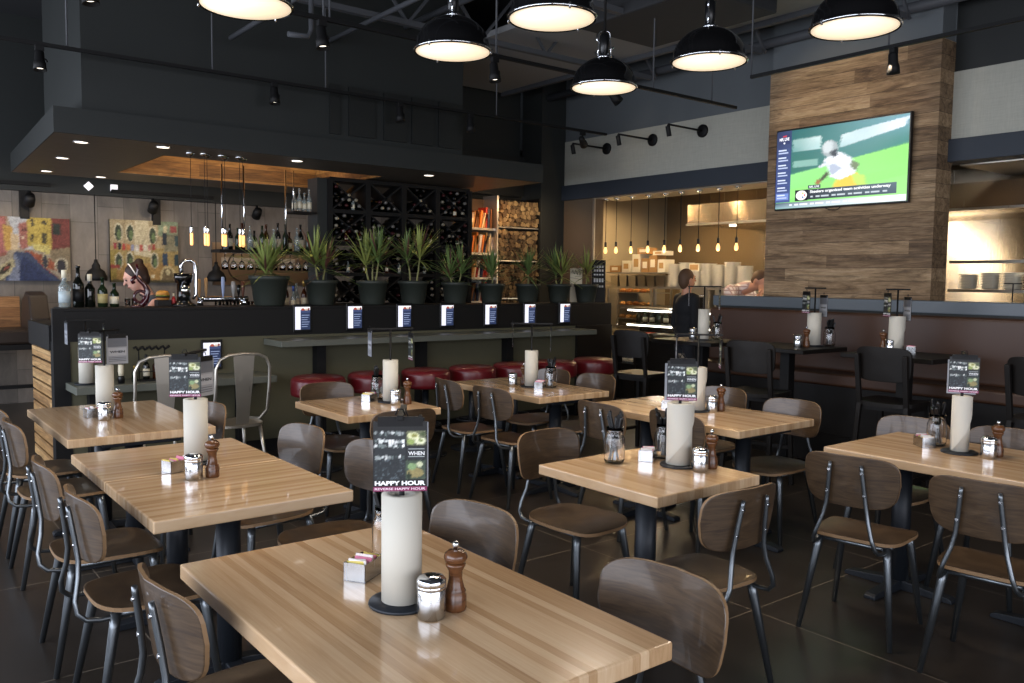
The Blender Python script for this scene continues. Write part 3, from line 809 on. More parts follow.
sugar(1.115, 2.09, TZ, N1, .55); salt(1.114, 1.735, TZ, N1); pepper(1.19, 1.74, TZ, N1); jar(1.235, 2.16, TZ, 'glass jar of cutlery half hidden behind the paper roll on '+N1)
roll_set(1.21, 3.85, TZ, vdir(1.2, 3.85, -20), N2, arm=.12, tw=(8, 72))
sugar(1.085, 3.72, TZ, N2, .3); salt(1.10, 3.535, TZ, N2); pepper(1.175, 3.53, TZ, N2)
roll_set(1.215, 5.6, TZ, vdir(1.24, 5.5, -38), N3, arm=.12, tw=(22, 60))
sugar(1.12, 5.45, TZ, N3, .1); salt(1.145, 5.3, TZ, N3); pepper(1.225, 5.33, TZ, N3)
roll_set(2.88, 5.01, TZ, vdir(2.88, 5.0, -78), N4, front='list', arm=.14)
sugar(2.78, 5.12, TZ, N4, .5); salt(2.845, 4.88, TZ, N4); pepper(2.93, 4.87, TZ, N4); jar(2.87, 5.17, TZ, 'glass jar of cutlery behind the paper roll on '+N4, 6)
roll_set(4.21, 5.12, TZ, vdir(4.2, 5.1, -90), N5, front='list', arm=.15)
salt(4.12, 5.24, TZ, N5); sugar(4.225, 5.03, TZ, N5, .6); pepper(4.24, 5.25, TZ, N5); jar(4.30, 4.99, TZ, 'glass jar of cutlery right of the paper roll on '+N5)
roll_set(2.965, 2.535, TZ, vdir(2.96, 2.53, 4), N6, rollr=.058, arm=.1, flap=True)
jar(2.76, 2.745, TZ, 'glass cutlery jar standing alone at the left of the small centre-right table'); jar(3.03, 2.68, TZ, 'glass cutlery jar beside the sugar caddy on '+N6)
sugar(2.94, 2.70, TZ, N6, .5); salt(2.96, 2.405, TZ, N6); pepper(3.048, 2.415, TZ, N6)
roll_set(4.33, 3.56, TZ, vdir(4.33, 3.56, -86), N7, front='list', arm=.14, flap=True)
sugar(4.27, 3.76, TZ, N7, .6); salt(4.385, 3.48, TZ, N7); pepper(4.466, 3.475, TZ, N7)
roll_set(4.365, 1.915, TZ, vdir(4.36, 1.9, 3), N8, arm=.1, flap=True, rollr=.043)
jar(4.45, 2.07, TZ, 'glass jar of cutlery beside the sugar caddy on '+N8); sugar(4.385, 2.10, TZ, N8, .9); salt(4.35, 1.77, TZ, N8); pepper(4.435, 1.765, TZ, N8)
roll_set(6.55, 4.13, 1.06, vdir(6.55, 4.13, -62), H1, front='photo', arm=.08, hook=.03, rollr=.058)
salt(6.30, 4.12, 1.06, H1); pepper(6.38, 4.09, 1.06, H1); jar(6.63, 4.03, 1.06, 'glass jar of cutlery right of the paper roll on '+H1)
roll_set(6.55, 3.40, 1.06, vdir(6.5, 3.4, -66), H2, front='photo', arm=.08, hook=.03, flap=True, rollr=.058)
pepper(6.54, 3.50, 1.06, H2); salt(6.50, 3.42, 1.06, H2); sugar(6.56, 3.28, 1.06, H2, .4)
roll_set(6.28, 5.11, 1.06, vdir(6.28, 5.11, -86), H3, front='list', arm=.14)
salt(6.26, 5.22, 1.06, H3); jar(6.42, 5.06, 1.06, 'glass jar of cutlery on '+H3)

# ------------------------------------------------------------------ the bar
t = thing('bar', 'long black fronted bar with olive panels and slatted wooden end', 'bar', (1.24, 7.4, 0))
def bb(name, m, *b, bevel=0): return MB().box(b[0]-1.24, b[1]-1.24, b[2]-7.4, b[3]-7.4, b[4], b[5]).build(name, m, t, bevel=bevel)
bb('upper_front', BLACK, 1.24, 7.34, 7.4, 7.46, 1.07, 1.31)
bb('bar_top', BLACK, 1.32, 7.34, 7.4, 7.82, 1.31, 1.335, bevel=.004); bb('top_edge', BLACK, 1.24, 1.32, 7.4, 7.46, 1.31, 1.335)
bb('lower_front', OLIVE, 1.36, 6.76, 7.41, 7.48, .12, 1.07)
bb('plinth', BLACK, 1.3, 7.3, 7.44, 7.8, 0, .12)
bb('corner_post', BLACK, 1.24, 1.36, 7.4, 7.52, 0, 1.07)
bb('end_block', BLACKW, 6.76, 7.34, 7.38, 7.82, 0, 1.07, bevel=.004)
bb('end_top', BLACK, 1.225, 1.6, 7.5, 8.45, 1.0, 1.2, bevel=.004)
bb('end_wall', BLACK, 1.27, 1.34, 7.52, 8.45, 0, 1.0)
for k in range(10): bb('end_slat', SLAT, 1.245, 1.27, 7.53, 8.42, .03+k*.097, .11+k*.097, bevel=.003)
t = thing('drink_counter', 'narrow grey counter at stool height along the bar front', 'counter', (1.24, 7.4, 0))
bb('counter_top', CONC, 2.94, 6.72, 7.0, 7.4, .99, 1.045, bevel=.004)
for x in (3.46, 4.58, 5.70): bb('support', BLACK, x-.045, x+.045, 7.3, 7.4, .12, .99)
t = thing('low_counter', 'low grey counter section at table height at left bar end', 'counter', (1.24, 7.4, 0))
bb('counter_top', CONC, 1.32, 2.9, 7.0, 7.41, .69, .75, bevel=.004)
for x in (1.5, 2.7): bb('support', BLACK, x-.03, x+.03, 7.3, 7.4, .12, .69)
s = MB().box(-.04, .04, -.006, 0, -.06, .06).build('outlet_plate', BLACK, loc=(2.72, 7.408, .42)); tag(s, 'black outlet plate on the bar front behind the right metal chair', 'outlet')

# stools
def stool():
    t = thing('bar_stool', 'x', 'stool', (0, 0, 0), 0, 'red topped bar stools')
    MB().lathe([(0, .62), (.205, .62), (.222, .63), (.225, .655), (.225, .74), (.216, .768), (.19, .782), (0, .79)], n=36).build('seat', RED_V, t)
    MB().lathe([(.03, .02), (.03, .62)], n=14).build('column', IRON, t)
    MB().lathe([(0, 0), (.2, 0), (.2, .012), (.05, .03), (0, .03)], n=30).build('base_plate', IRON, t)
    MB().tube([(.14*cos(k*pi/12), .14*sin(k*pi/12), .28) for k in range(25)], .009, 8).build('footring', IRON, t)
    for k in range(3): MB().tube([(0, 0, .28), (.14*cos(k*2.094), .14*sin(k*2.094), .28)], .006, 6).build('spoke', IRON, t)
    return t
st = stool(); WORDS = ['leftmost', 'second from the left', 'third from the left', 'fourth, the middle one', 'fifth from the left', 'sixth from the left', 'rightmost']
for i, x in enumerate((3.05, 3.57, 4.10, 4.62, 5.14, 5.66, 6.2)):
    lab = 'round red vinyl bar stool at the grey counter, %s of seven' % WORDS[i]
    if i == 0: st['label'] = lab; st.location = (x, 6.5, 0)
    else: copy_tree(st, lab, loc=(x, 6.5, 0), rz=i*.7)

# tablets
def tablet(x, y, z, lab):
    t = thing('tablet', lab, 'tablet', (x, y, z), 0, 'tablets on the bar front'); t.scale = (1.14, 1, 1.14)
    MB().box(-.082, .082, -.012, 0, -.115, .115).build('case', BLKPL, t, bevel=.006)
    p = Paint(.13, .185, .0003); p.rect(0, 0, 1, 1, '#27324f'); p.rect(0, 0, .36, 1, '#e9e9fb'); p.rect(.36, .86, 1, 1, '#f1eef4')
    p.ell(.52, .88, .12, .06, '#a04a3a'); p.ell(.74, .87, .1, .055, '#c9b3a0'); p.ell(.9, .9, .07, .05, '#7a3b36'); p.rect(.36, .74, 1, .84, '#39456a')
    for k in range(6): p.rect(.42, .62-k*.1, .95-.07*(k % 3), .645-k*.1, '#8f9cc0')
    p.build('screen', TABSCR, t, (0, -.0125, 0)); return t
OR = ['leftmost tablet', 'second tablet from the left', 'third tablet from the left', 'fourth, middle tablet', 'fifth tablet from the left', 'sixth tablet from the left', 'rightmost tablet']
for i, x in enumerate((3.31, 3.85, 4.405, 4.925, 5.49, 6.04, 6.57)):
    tablet(x, 7.395, 1.222, OR[i]+' with lit screen in the bar front row of seven')
tablet(2.466, 7.39, .92, 'lone tablet with lit menu screen above the low counter behind the metal chairs')

# potted dracaenas
def plant(x, heads, h, lab, seed, s=1.0):
    random.seed(seed)
    t = thing('potted_dracaena', lab, 'plant', (x, 7.6, 1.335), random.uniform(0, 6), 'potted dracaenas on the bar')
    MB().lathe([(0, 0), (.092*s, 0), (.098*s, .01), (.1*s, .04), (.103*s, .045), (.122*s, .17*s), (.133*s, .172*s), (.134*s, .2*s), (.124*s, .2*s), (.118*s, .175*s), (0, .175*s)], n=30, ms=[0]*9+[1]).build('pot', [POT, SOIL], t)
    for k in range(heads):
        a = k*6.28/heads+random.uniform(-.4, .4); r = .03 if heads > 1 else 0
        hh = h*random.uniform(.72, 1.0) if k else h
        b0 = Vector((r*cos(a), r*sin(a), .17*s)); b1 = Vector((r*2.2*cos(a), r*2.2*sin(a), .17*s+hh))
        MB().tube([b0, (b0+b1)/2+Vector((random.uniform(-.01, .01), random.uniform(-.01, .01), 0)), b1], [.011, .009, .008], 8).build('stem', STEM, t)
        m = MB(); n = 50
        for j in range(n):
            q = j*2.4+random.uniform(-.2, .2); el = radians(random.uniform(18, 88)) if j > 6 else radians(random.uniform(-15, 20)); L = random.uniform(.27, .42)*(1 if j > 6 else .85)
            w_ = random.uniform(.008, .0125); d = Vector((cos(q)*cos(el), sin(q)*cos(el), sin(el))); side = Vector((-sin(q), cos(q), 0))
            base = b1+Vector((0, 0, -.04+.08*(j/n)))
            pts = []
            for i in range(6):
                f = i/5; dr = .18*f*f*L*(1-.4*sin(el)); c = base+d*L*f-Vector((0, 0, dr)); ww = w_*(1-f**2.2)*(.6+.6*min(1, f*4))
                pts += [c-side*ww, c+Vector((0, 0, -.003)), c+side*ww]
            b = len(m.v)
            fs = []
            for i in range(5):
                fs += [(3*i, 3*i+1, 3*i+4, 3*i+3), (3*i+1, 3*i+2, 3*i+5, 3*i+4)]
            m.add(pts, fs, 1 if random.random() < .12 else 0, True)
        m.build('foliage', [LEAF, LEAFT], t, recalc=False)
    return t
PL = [(3.08, 2, .1, 'first potted dracaena from the left, low bushy rosette over a wide pot', 1.04), (3.6, 2, .2, 'second potted dracaena from the left, wide spiky spray over twin stems', 1.04), (4.16, 3, .24, 'third potted dracaena from the left, three heads at staggered heights', 1.04),
      (4.64, 2, .28, 'fourth potted dracaena from the left, tall tuft on bundled bare stems', 1.04), (5.17, 2, .14, 'fifth potted dracaena from the left, before the right end of the wine rack', 1.0), (5.66, 1, .13, 'sixth potted dracaena, in front of the book shelf post', 1.0),
      (6.18, 1, .15, 'seventh potted dracaena, in front of the firewood stack', 1.0), (6.66, 2, .15, 'eighth potted dracaena, before the dark corner column', 1.0), (7.10, 1, .16, 'ninth potted dracaena, rightmost, beside the two sign boards at bar end', 1.0)]
for i, (x, n, h, lab, sc_) in enumerate(PL): plant(x, n, h, lab, 100+i, sc_*(1.34 if i == 0 else 1.17 if i < 5 else 1.12))

# ------------------------------------------------------------------ bottles
def bottle(name, loc, r, h, m, lab, cat='bottle', group=None, labelm=None, cap=None, neck=.28):
    t = thing(name, lab, cat, loc, random.uniform(0, 6), group)
    hb = h*(1-neck-.17)
    MB().lathe([(0, 0), (r*.9, 0), (r, r*.15), (r, hb), (r*.93, hb+h*.04), (r*.5, hb+h*.14), (r*.38, hb+h*.18), (r*.34, h*.94), (r*.42, h*.945), (r*.42, h), (0, h)], n=18).build('glass', m, t)
    if labelm: MB().lathe([(r*1.012, hb*.25), (r*1.012, hb*.8)], n=18).build('label', labelm, t)
    if cap: MB().lathe([(r*.44, h*.8), (r*.46, h*.94), (r*.46, h*1.01), (0, h*1.012)], n=14).build('cap', cap, t)
    return t
GOLDF = mat('gold_foil', '#b89a55', .3, .8); CREAMF = mat('cream_foil', '#ddd6bd', .5)
GB = 'bottles at the left bar end'
bottle('liquor_bottle', (1.37, 7.62, 1.335), .045, .30, GLASSC, 'clear tall bottle, leftmost of five at the left bar end', group=GB, labelm=mat('pale_blue_label', '#aebcc0', .6), cap=CREAMF)
bottle('wine_bottle', (1.475, 7.64, 1.335), .043, .34, GLASSD, 'dark tall wine bottle, second of five at the left bar end', group=GB, labelm=BLACK)
bottle('wine_bottle', (1.565, 7.66, 1.335), .041, .27, GLASSD, 'dark bottle with cream foil neck, third of five at the left bar end', group=GB, cap=CREAMF)
bottle('wine_bottle', (1.655, 7.63, 1.335), .038, .25, GLASSG, 'green bottle with tan label, fourth of five at the left bar end', group=GB, labelm=mat('tan_label', '#a79a68', .6))
bottle('wine_bottle', (1.75, 7.65, 1.335), .036, .2, GLASSG, 'short green bottle with cream label, rightmost of five at the left bar end', group=GB, labelm=LABELW)
for x in (1.855, 1.91):
    t = thing('shot_glass', 'small glass tumbler beside the bartender, %s of two' % ('left' if x < 1.9 else 'right'), 'glass', (x, 7.66, 1.335), 0, 'small tumblers')
    MB().lathe([(0, .004), (.02, .004), (.024, .07), (.022, .07), (.018, .01), (0, .01)], n=16).build('glass', GLASS, t)
# scroll ornament in front of the bartender
t = thing('scroll_ornament', 'glossy maroon scroll shaped ornament standing on the bar before the bartender', 'ornament', (1.895, 7.52, 1.335)); t.scale = (1.2, 1.2, 1.2)
pts = []; rr = []
for k in range(40):
    a = radians(-90+k*14); r = .016+.044*(1-k/40)
    pts.append((.02+r*cos(a)*.95, 0, .068+r*sin(a))); rr.append(.013*(1-.5*k/40))
up = [(.0, 0, .30), (.012, 0, .26), (.0, 0, .215), (.018, 0, .19), (.05, 0, .16), (.075, 0, .11), (.062, 0, .06), (.035, 0, .022)]
MB().tube(up+pts, [.006, .009, .01, .014, .016, .02, .02, .018]+rr, 10).build('scroll', MAROON, t)
MB().tube([(.0, 0, .215), (-.02, 0, .20), (-.032, 0, .185), (-.024, 0, .17), (-.01, 0, .176)], [.013, .013, .012, .011, .008], 10).build('curl', MAROON, t)
MB().lathe([(0, 0), (.045, 0), (.042, .012), (.02, .018), (0, .018)], n=20).build('foot', MAROON, t)
# burger display and small red jar
t = thing('burger', 'sesame bun burger on a dark stand behind the bar', 'burger', (2.16, 7.72, 1.335))
MB().box(-.06, .06, -.05, .05, 0, .055).build('stand', BLACKW, t, bevel=.004)
MB().lathe([(0, .055), (.05, .055), (.054, .065), (.05, .075), (0, .075)], n=20).build('bottom_bun', mat('toasted_bun', '#a8702f', .6), t)
MB().lathe([(0, .075), (.058, .075), (.058, .088), (0, .088)], n=18).build('patty', mat('patty', '#2a1810', .8), t)
MB().lathe([(0, .088), (.06, .089), (.058, .094), (0, .096)], n=18).build('lettuce', mat('lettuce', '#6f8a37', .6), t)
MB().lathe([(.056, .095), (.057, .11), (.045, .13), (.02, .138), (0, .139)], n=20).build('top_bun', mat('golden_bun', '#c08a3e', .4), t)
bottle('sauce_jar', (2.245, 7.7, 1.335), .018, .11, mat('red_sauce', '#9c1d1d', .3), 'small red sauce jar right of the burger', cap=CREAMF)
# hand juicer / coffee grinder
t = thing('bar_press', 'tall glossy black and chrome bar press with looped handle', 'press', (2.325, 7.68, 1.335)); t.scale = (1.3, 1.2, 1)
MB().lathe([(0, 0), (.085, 0), (.085, .012), (.06, .03), (.045, .05), (.043, .2), (.055, .21), (.062, .25), (.062, .29), (0, .29)], n=22).build('body', GLOSSB, t)
MB().tube([(-.01, 0, .28), (-.012, 0, .37), (.01, 0, .4), (.05, 0, .405), (.078, 0, .38), (.085, 0, .3), (.082, 0, .1), (.06, 0, .06)], [.012, .012, .014, .016, .016, .014, .012, .01], 10).build('handle', CHROME, t)
MB().lathe([(0, .05), (.03, .05), (.03, .13), (0, .13)], (.0, -.05, .05), 14).build('cup', CHROME, t)
# draft tower
t = thing('draft_tower', 'chrome beer tap rail with assorted tap handles left of the plants', 'beer taps', (2.72, 7.78, 1.335))
MB().tube([(-.25, 0, .06), (.22, 0, .06)], .025, 12).build('rail', CHROME, t)
for x in (-.22, .19): MB().lathe([(.03, 0), (.022, .06)], (x, 0, 0), 12).build('foot', CHROME, t)
for x, h, m, wd in ((-.235, .24, BRASSW, .016), (-.175, .25, BRASSW, .016), (-.02, .26, mat('blue_handle', '#8b9cc0', .4), .017), (.075, .22, mat('grey_handle', '#8d8c8a', .35), .024), (.125, .19, GLOSSB, .02), (.165, .22, mat('red_brown_handle', '#56301f', .4), .018)):
    o = MB().tube([(x, -.02, .065), (x, -.055, .07), (x, -.06, .05)], .008, 8).build('tap', CHROME, t)
    MB().lathe([(.006, .075), (.008, .1), (wd*.7, .12), (wd, h*.8), (wd*.8, h), (0, h+.004)], (x, -.03, 0), 12).build('tap_handle', m, t)

# ------------------------------------------------------------------ wine rack (open diamonds)
RX0, RX1, RY0, RY1, RZ0, RZ1 = 4.09, 5.92, 8.4, 8.66, 1.3, 2.66
NB, NR = 4, 4; bw = (RX1-RX0)/NB; bh = (RZ1-RZ0)/NR
t = thing('wine_rack', 'black wine rack of crossed diamond bins filled with bottles', 'wine rack', (RX0, RY0, 0))
for k in range(NB+1): MB().box(k*bw-.03, k*bw+.03, 0, RY1-RY0, 0, RZ1).build('upright', BLACK, t)
for k in range(NR+1): MB().box(0, RX1-RX0, .005, RY1-RY0-.005, RZ0+k*bh-.02, RZ0+k*bh+.02).build('shelf', BLACK, t)
for i in range(NB):
    for k in range(NR):
        x0, x1, z0, z1 = i*bw+.03, (i+1)*bw-.03, RZ0+k*bh+.02, RZ0+(k+1)*bh-.02
        for a, b in (((x0, z0), (x1, z1)), ((x0, z1), (x1, z0))):
            d = Vector((b[0]-a[0], b[1]-a[1])).normalized(); nx, nz = -d.y*.009, d.x*.009
            vs = [(p[0]+s_*nx, yy, p[1]+s_*nz) for p in (a, b) for s_ in (-1, 1) for yy in (.01, .25)]
            MB().add(vs, [(0,1,3,2),(4,6,7,5),(0,2,6,4),(1,5,7,3),(0,4,5,1),(2,3,7,6)]).build('diagonal_divider', BLACK, t)
MB().box(-.14, -.03, .02, .26, 0, RZ1).build('end_panel', BULK, t)
# bottles lying end-on in the bins
wb = MB()
wb.lathe([(0, .0), (.016, 0), (.018, .004), (.0185, .03), (.016, .08), (.021, .105), (.036, .125), (.037, .25), (.03, .255), (0, .255)], n=14, ms=[1, 1, 1, 0, 0, 0, 0, 0, 0], M=Matrix.Rotation(-pi/2, 4, 'X'))
proto_b = None
random.seed(5)
FOILS = m_random('bottle_foil', ['#14100f', '#2b2320', '#3b1216', '#6d6a66', '#16181c', '#8a8474'], .3, .3)
lab = 'dark wine bottle lying end-on in the black diamond bin rack'
def put_bottle(x, z):
    global proto_b
    if proto_b is None:
        proto_b = wb.build('wine_bottle', [GLASSD, FOILS]); tag(proto_b, lab, 'bottle', 'wine bottles lying in the rack'); o = proto_b
    else:
        o = proto_b.copy(); COL.objects.link(o)
    o.location = (RX0+x, RY0+random.uniform(-.02, .02), z); o.rotation_euler = (0, random.uniform(0, 6), 0)
SKIP = {(0, 3, 't'), (0, 3, 'r'), (1, 3, 't'), (1, 3, 'r'), (1, 3, 'l'), (2, 3, 'r'), (2, 3, 'l'), (3, 2, 't'), (1, 2, 't'), (2, 2, 't')}
for i in range(NB):
    for k in range(NR):
        x0, x1, z0, z1 = i*bw+.04, (i+1)*bw-.04, RZ0+k*bh+.03, RZ0+(k+1)*bh-.03
        cx, cz = (x0+x1)/2, (z0+z1)/2
        full = k >= 2
        if (i, k, 'b') not in SKIP:
            for q in range(4 if full else 3): put_bottle(cx-.118+q*.079, z0+.036)
            if full:
                for q in range(3): put_bottle(cx-.076+q*.076, z0+.098)
                if i != 1: put_bottle(cx, z0+.15)
        if (i, k, 't') not in SKIP:
            put_bottle(cx, cz+.065)
            if full:
                for q in range(2): put_bottle(cx-.045+q*.09, cz+.125)
        for sd, sg in (('l', -1), ('r', 1)):
            if (i, k, sd) in SKIP: continue
            xx = x0+.034 if sg < 0 else x1-.034
            for q in range(3): put_bottle(xx, cz-.06+q*.075)
            if full:
                put_bottle(xx-sg*.075, cz-.04); put_bottle(xx-sg*.07, cz+.035)
# upright display bottles on the rack ledges, white tags
lb = 'upright display bottle with white tag standing in the wine rack'
for i, (x, k) in enumerate(((.28, 3), (.36, 2), (.20, 2), (.22, 1), (.42, 1), (.7, 1), (.86, 1), (1.1, 2), (1.28, 2), (1.2, 1), (1.62, 3), (1.6, 1), (.55, 2), (1.66, 2))):
    bottle('display_bottle', (RX0+x, RY0-.03 if False else RY0+.02, RZ0+k*bh+.021), .02, .12, GLASSC if i % 3 == 0 else AMBER, lb, group='display bottles in the wine rack', labelm=LABELW, neck=.22)

# ------------------------------------------------------------------ back bar: hanging shelf, glasses, bottles
t = thing('hanging_shelf', 'dark shelf hung on chrome rods behind the bar, full of bottles', 'shelf', (2.88, 8.35, 1.84))
MB().box(0, 1.05, 0, .26, 0, .03).build('board', BLACKW, t, bevel=.003)
for x in (.04, .26, .70): MB().tube([(x, .03, .03), (x, .03, .86)], .009, 8).build('rod', CHROME, t)
t = thing('upper_shelf', 'small upper shelf beside the wine rack holding clear bottles', 'shelf', (3.66, 8.37, 2.27))
MB().box(0, .26, 0, .24, 0, .02).build('board', BLACKW, t)
MB().tube([(.01, .02, .02), (.01, .02, .43)], .007, 8).build('rod', CHROME, t)
random.seed(21)
KB = [('clear', GLASSC), ('amber', AMBER), ('green', GLASSG), ('dark', GLASSD)]
for i in range(15):
    nm, m = KB[(i*7) % 4]
    x = 2.97+i*.063
    bottle('liquor_bottle', (x, 8.44+(.05 if i % 2 else 0), 1.871), .03, random.uniform(.2, .29), m, 'small %s liquor bottle in the row on the hanging shelf behind the bar' % nm, group='%s bottles on the hanging shelf' % nm, labelm=LABELW if i % 2 else None)
for i in range(4): bottle('liquor_bottle', (3.71+i*.055, 8.46, 2.291), .027, .2+.04*(i % 2), GLASSC, 'clear liquor bottle on the small upper shelf beside the wine rack', group='clear bottles on the upper shelf', labelm=LABELW)
for i in range(11):
    o = thing('hanging_glass', 'stemmed glass hanging upside down under the bottle shelf', 'glass', (2.97+i*.086, 8.46, 1.84), 0, 'hanging stemware')
    MB().lathe([(.032, -.002), (.004, -.008), (.004, -.075), (.02, -.09), (.034, -.12), (.03, -.17), (.028, -.17), (.032, -.12), (.018, -.093), (0, -.083)], n=16).build('glass', GLASS, o)
t = thing('back_bar_counter', 'wooden topped back bar counter under the bottle shelf', 'counter', (1.5, 8.55, 0))
MB().box(0, 2.45, 0, .35, 0, 1.2).build('carcass', BLACKW, t); MB().box(-.02, 2.47, -.02, .37, 1.2, 1.235).build('top', SLATX, t, bevel=.003)
for i in range(9): bottle('liquor_bottle', (3.42+i*.06, 8.66+(.06 if i % 2 else 0), 1.236), .03, .27+.03*(i % 3), [GLASSC, GLASSC, AMBER][i % 3], '%s liquor bottle in the group on the back counter left of the wine rack' % ['clear', 'clear', 'amber'][i % 3], group='%s back counter bottles' % ['clear', 'clear', 'amber'][i % 3], labelm=LABELW, cap=[mat('blue_cap', '#2c4c8c', .4), None, GOLDF][i % 3])
for i in range(6): 
    o = thing('tumbler', 'clear tumbler on the back counter below the bottle shelf', 'glass', (2.95+i*.075, 8.62, 1.236), 0, 'tumblers on the back counter')
    MB().lathe([(0, .004), (.028, .004), (.033, .11), (.031, .11), (.026, .012), (0, .012)], n=16).build('glass', GLASS, o)

# tubular pendants over the bar
for i, (x, y) in enumerate(((2.44, 7.8), (2.55, 7.76), (2.60, 7.84), (2.71, 7.76), (2.76, 7.84), (2.87, 7.76), (2.93, 7.84))):
    t = thing('tube_pendant', 'thin cord pendant with glowing tube bulb over the beer taps, %s of seven' % ['first', 'second', 'third', 'fourth', 'fifth', 'sixth', 'last'][i], 'pendant lamp', (x, y, 2.7), 0, 'tube bulb pendants over the bar')
    MB().lathe([(0, 0), (.042, 0), (.04, -.012), (.015, -.03), (0, -.032)], n=18).build('canopy', CHROME, t)
    MB().tube([(0, 0, -.03), (0, 0, -.66)], .0025, 6).build('cord', BLACK, t)
    MB().lathe([(.012, -.65), (.014, -.66), (.014, -.71), (.012, -.715)], n=14).build('socket', CHROME, t)
    MB().lathe([(.011, -.712), (.0135, -.72), (.0135, -.81), (.01, -.822), (0, -.824)], n=14).build('bulb', BULBT, t)
for x, lab in ((2.49, 'small black dome pendant hanging before the tiled wall between the paintings'), (4.02, 'small black dome pendant hanging before the tiled wall right of the colourful facade painting')):
    t = thing('dome_pendant', lab, 'pendant lamp', (x, 11.8, 2.62), 0, 'small dome pendants at the back wall')
    MB().tube([(0, 0, 0), (0, 0, -.86)], .006, 6).build('cord', BLACK, t)
    MB().lathe([(.02, -.82), (.025, -.86), (.05, -.9), (.05, -.93), (.1, -.97), (.13, -1.04), (.13, -1.09), (.12, -1.09), (.12, -1.04), (.09, -.98), (0, -.95)], n=24).build('shade', BLACK, t)

# soffit downlights
SOFFIT_AT = [(1.56, 7.82), (1.63, 9.0), (1.70, 10.25), (2.27, 10.42), (2.16, 7.63), (3.38, 7.64), (4.9, 7.72)]
SN = ['nearest the front left corner', 'second along the left edge', 'third along the left edge', 'by the back edge', 'left of the wood recess', 'above the tube pendants right', 'above the wine rack']
for (x, y), n_ in zip(SOFFIT_AT, SN):
    t = thing('downlight', 'round recessed downlight in the bar canopy, '+n_, 'downlight', (x, y, 2.7), 0, 'canopy downlights')
    MB().lathe([(.05, -.001), (.066, -.001), (.066, -.006), (.05, -.004), (.05, -.001)], n=26, caps=False).build('trim_ring', CHROME, t)
    MB().lathe([(0, -.002), (.05, -.002), (.05, -.0035), (0, -.0035)], n=24).build('lens', LAMPS, t)

# ------------------------------------------------------------------ paintings on the tiled wall
def canal():
    p = Paint(1.05, .78)
    p.rect(0, 0, 1, 1, '#a59a88')
    p.poly([(.36, 1), (.72, 1), (.62, .5), (.44, .5)], '#b9c2d2'); p.rect(.46, .55, .6, .8, '#d3d5dc')
    p.poly([(0, 1), (.34, 1), (.34, .42), (0, .12)], '#9b5a4c'); p.poly([(0, .98), (.16, .98), (.16, .62), (0, .58)], '#6a5a4d'); p.poly([(.16, 1), (.32, .98), (.34, .45), (.2, .4)], '#b8696a')
    p.poly([(.0, .58), (.15, .55), (.15, .22), (0, .1)], '#a8623d'); p.poly([(.3, .88), (.4, .84), (.42, .5), (.32, .46)], '#caa040'); p.poly([(.38, .75), (.46, .72), (.46, .5), (.38, .47)], '#d8c09a')
    p.poly([(.46, .9), (.56, .93), (.56, .52), (.47, .5)], '#b06a62'); p.poly([(.55, 1), (.8, 1), (.8, .5), (.55, .55)], '#c8b23f'); p.poly([(.58, .6), (.78, .56), (.78, .42), (.62, .5)], '#d2c66a')
    p.poly([(.8, 1), (1, 1), (1, .3), (.8, .42)], '#7d3a35'); p.poly([(.78, .5), (1, .55), (1, .1), (.8, .24)], '#8f8064')
    p.poly([(.5, .5), (.76, .38), (.95, .12), (.7, .22), (.55, .4)], '#a5532f'); p.poly([(.62, .3), (.7, .26), (.86, .05), (.76, .02)], '#9c2d33')
    p.poly([(.3, 0), (.9, 0), (.72, .2), (.56, .46), (.42, .46), (.36, .2)], '#3a4c74'); p.poly([(.42, 0), (.8, 0), (.62, .26), (.5, .4)], '#27396a'); p.poly([(.34, 0), (.46, 0), (.46, .3), (.42, .42)], '#7f8cae')
    p.poly([(0, .12), (.2, .3), (.36, .1), (.28, 0), (0, 0)], '#4a3f33')
    p.poly([(.2, .04), (.26, .22), (.4, .36), (.42, .26), (.36, .1), (.26, 0)], '#c5bd92'); p.poly([(.24, .08), (.28, .2), (.37, .29), (.38, .23), (.33, .12)], '#3d3a2c'); p.poly([(.3, .16), (.34, .25), (.36, .2)], '#9c4a3a')
    for x, y, w_, h_, c in ((.82, .74, .08, .18, '#2c3a38'), (.59, .86, .035, .12, '#4a4434'), (.7, .9, .06, .06, '#4a4434'), (.585, .62, .03, .12, '#4a4434'), (.7, .6, .05, .16, '#4c4a34'), (.485, .78, .03, .05, '#5c3134'), (.52, .78, .025, .05, '#5c3134'), (.49, .66, .025, .05, '#e1cdb4'), (.03, .4, .05, .14, '#2d2826')):
        p.rect(x, y, x+w_, y+h_, c)
    p.ell(.9, .25, .07, .13, '#cfc8ac'); p.ell(.9, .23, .055, .12, '#34333c'); p.ell(.73, .32, .035, .12, '#c9bd96'); p.ell(.73, .31, .027, .11, '#3a3f4c')
    p.ell(.08, .34, .05, .1, '#c3b48e'); p.ell(.08, .33, .035, .09, '#2e2a28')
    return p.raster(84, 62, .008, 0, 3)
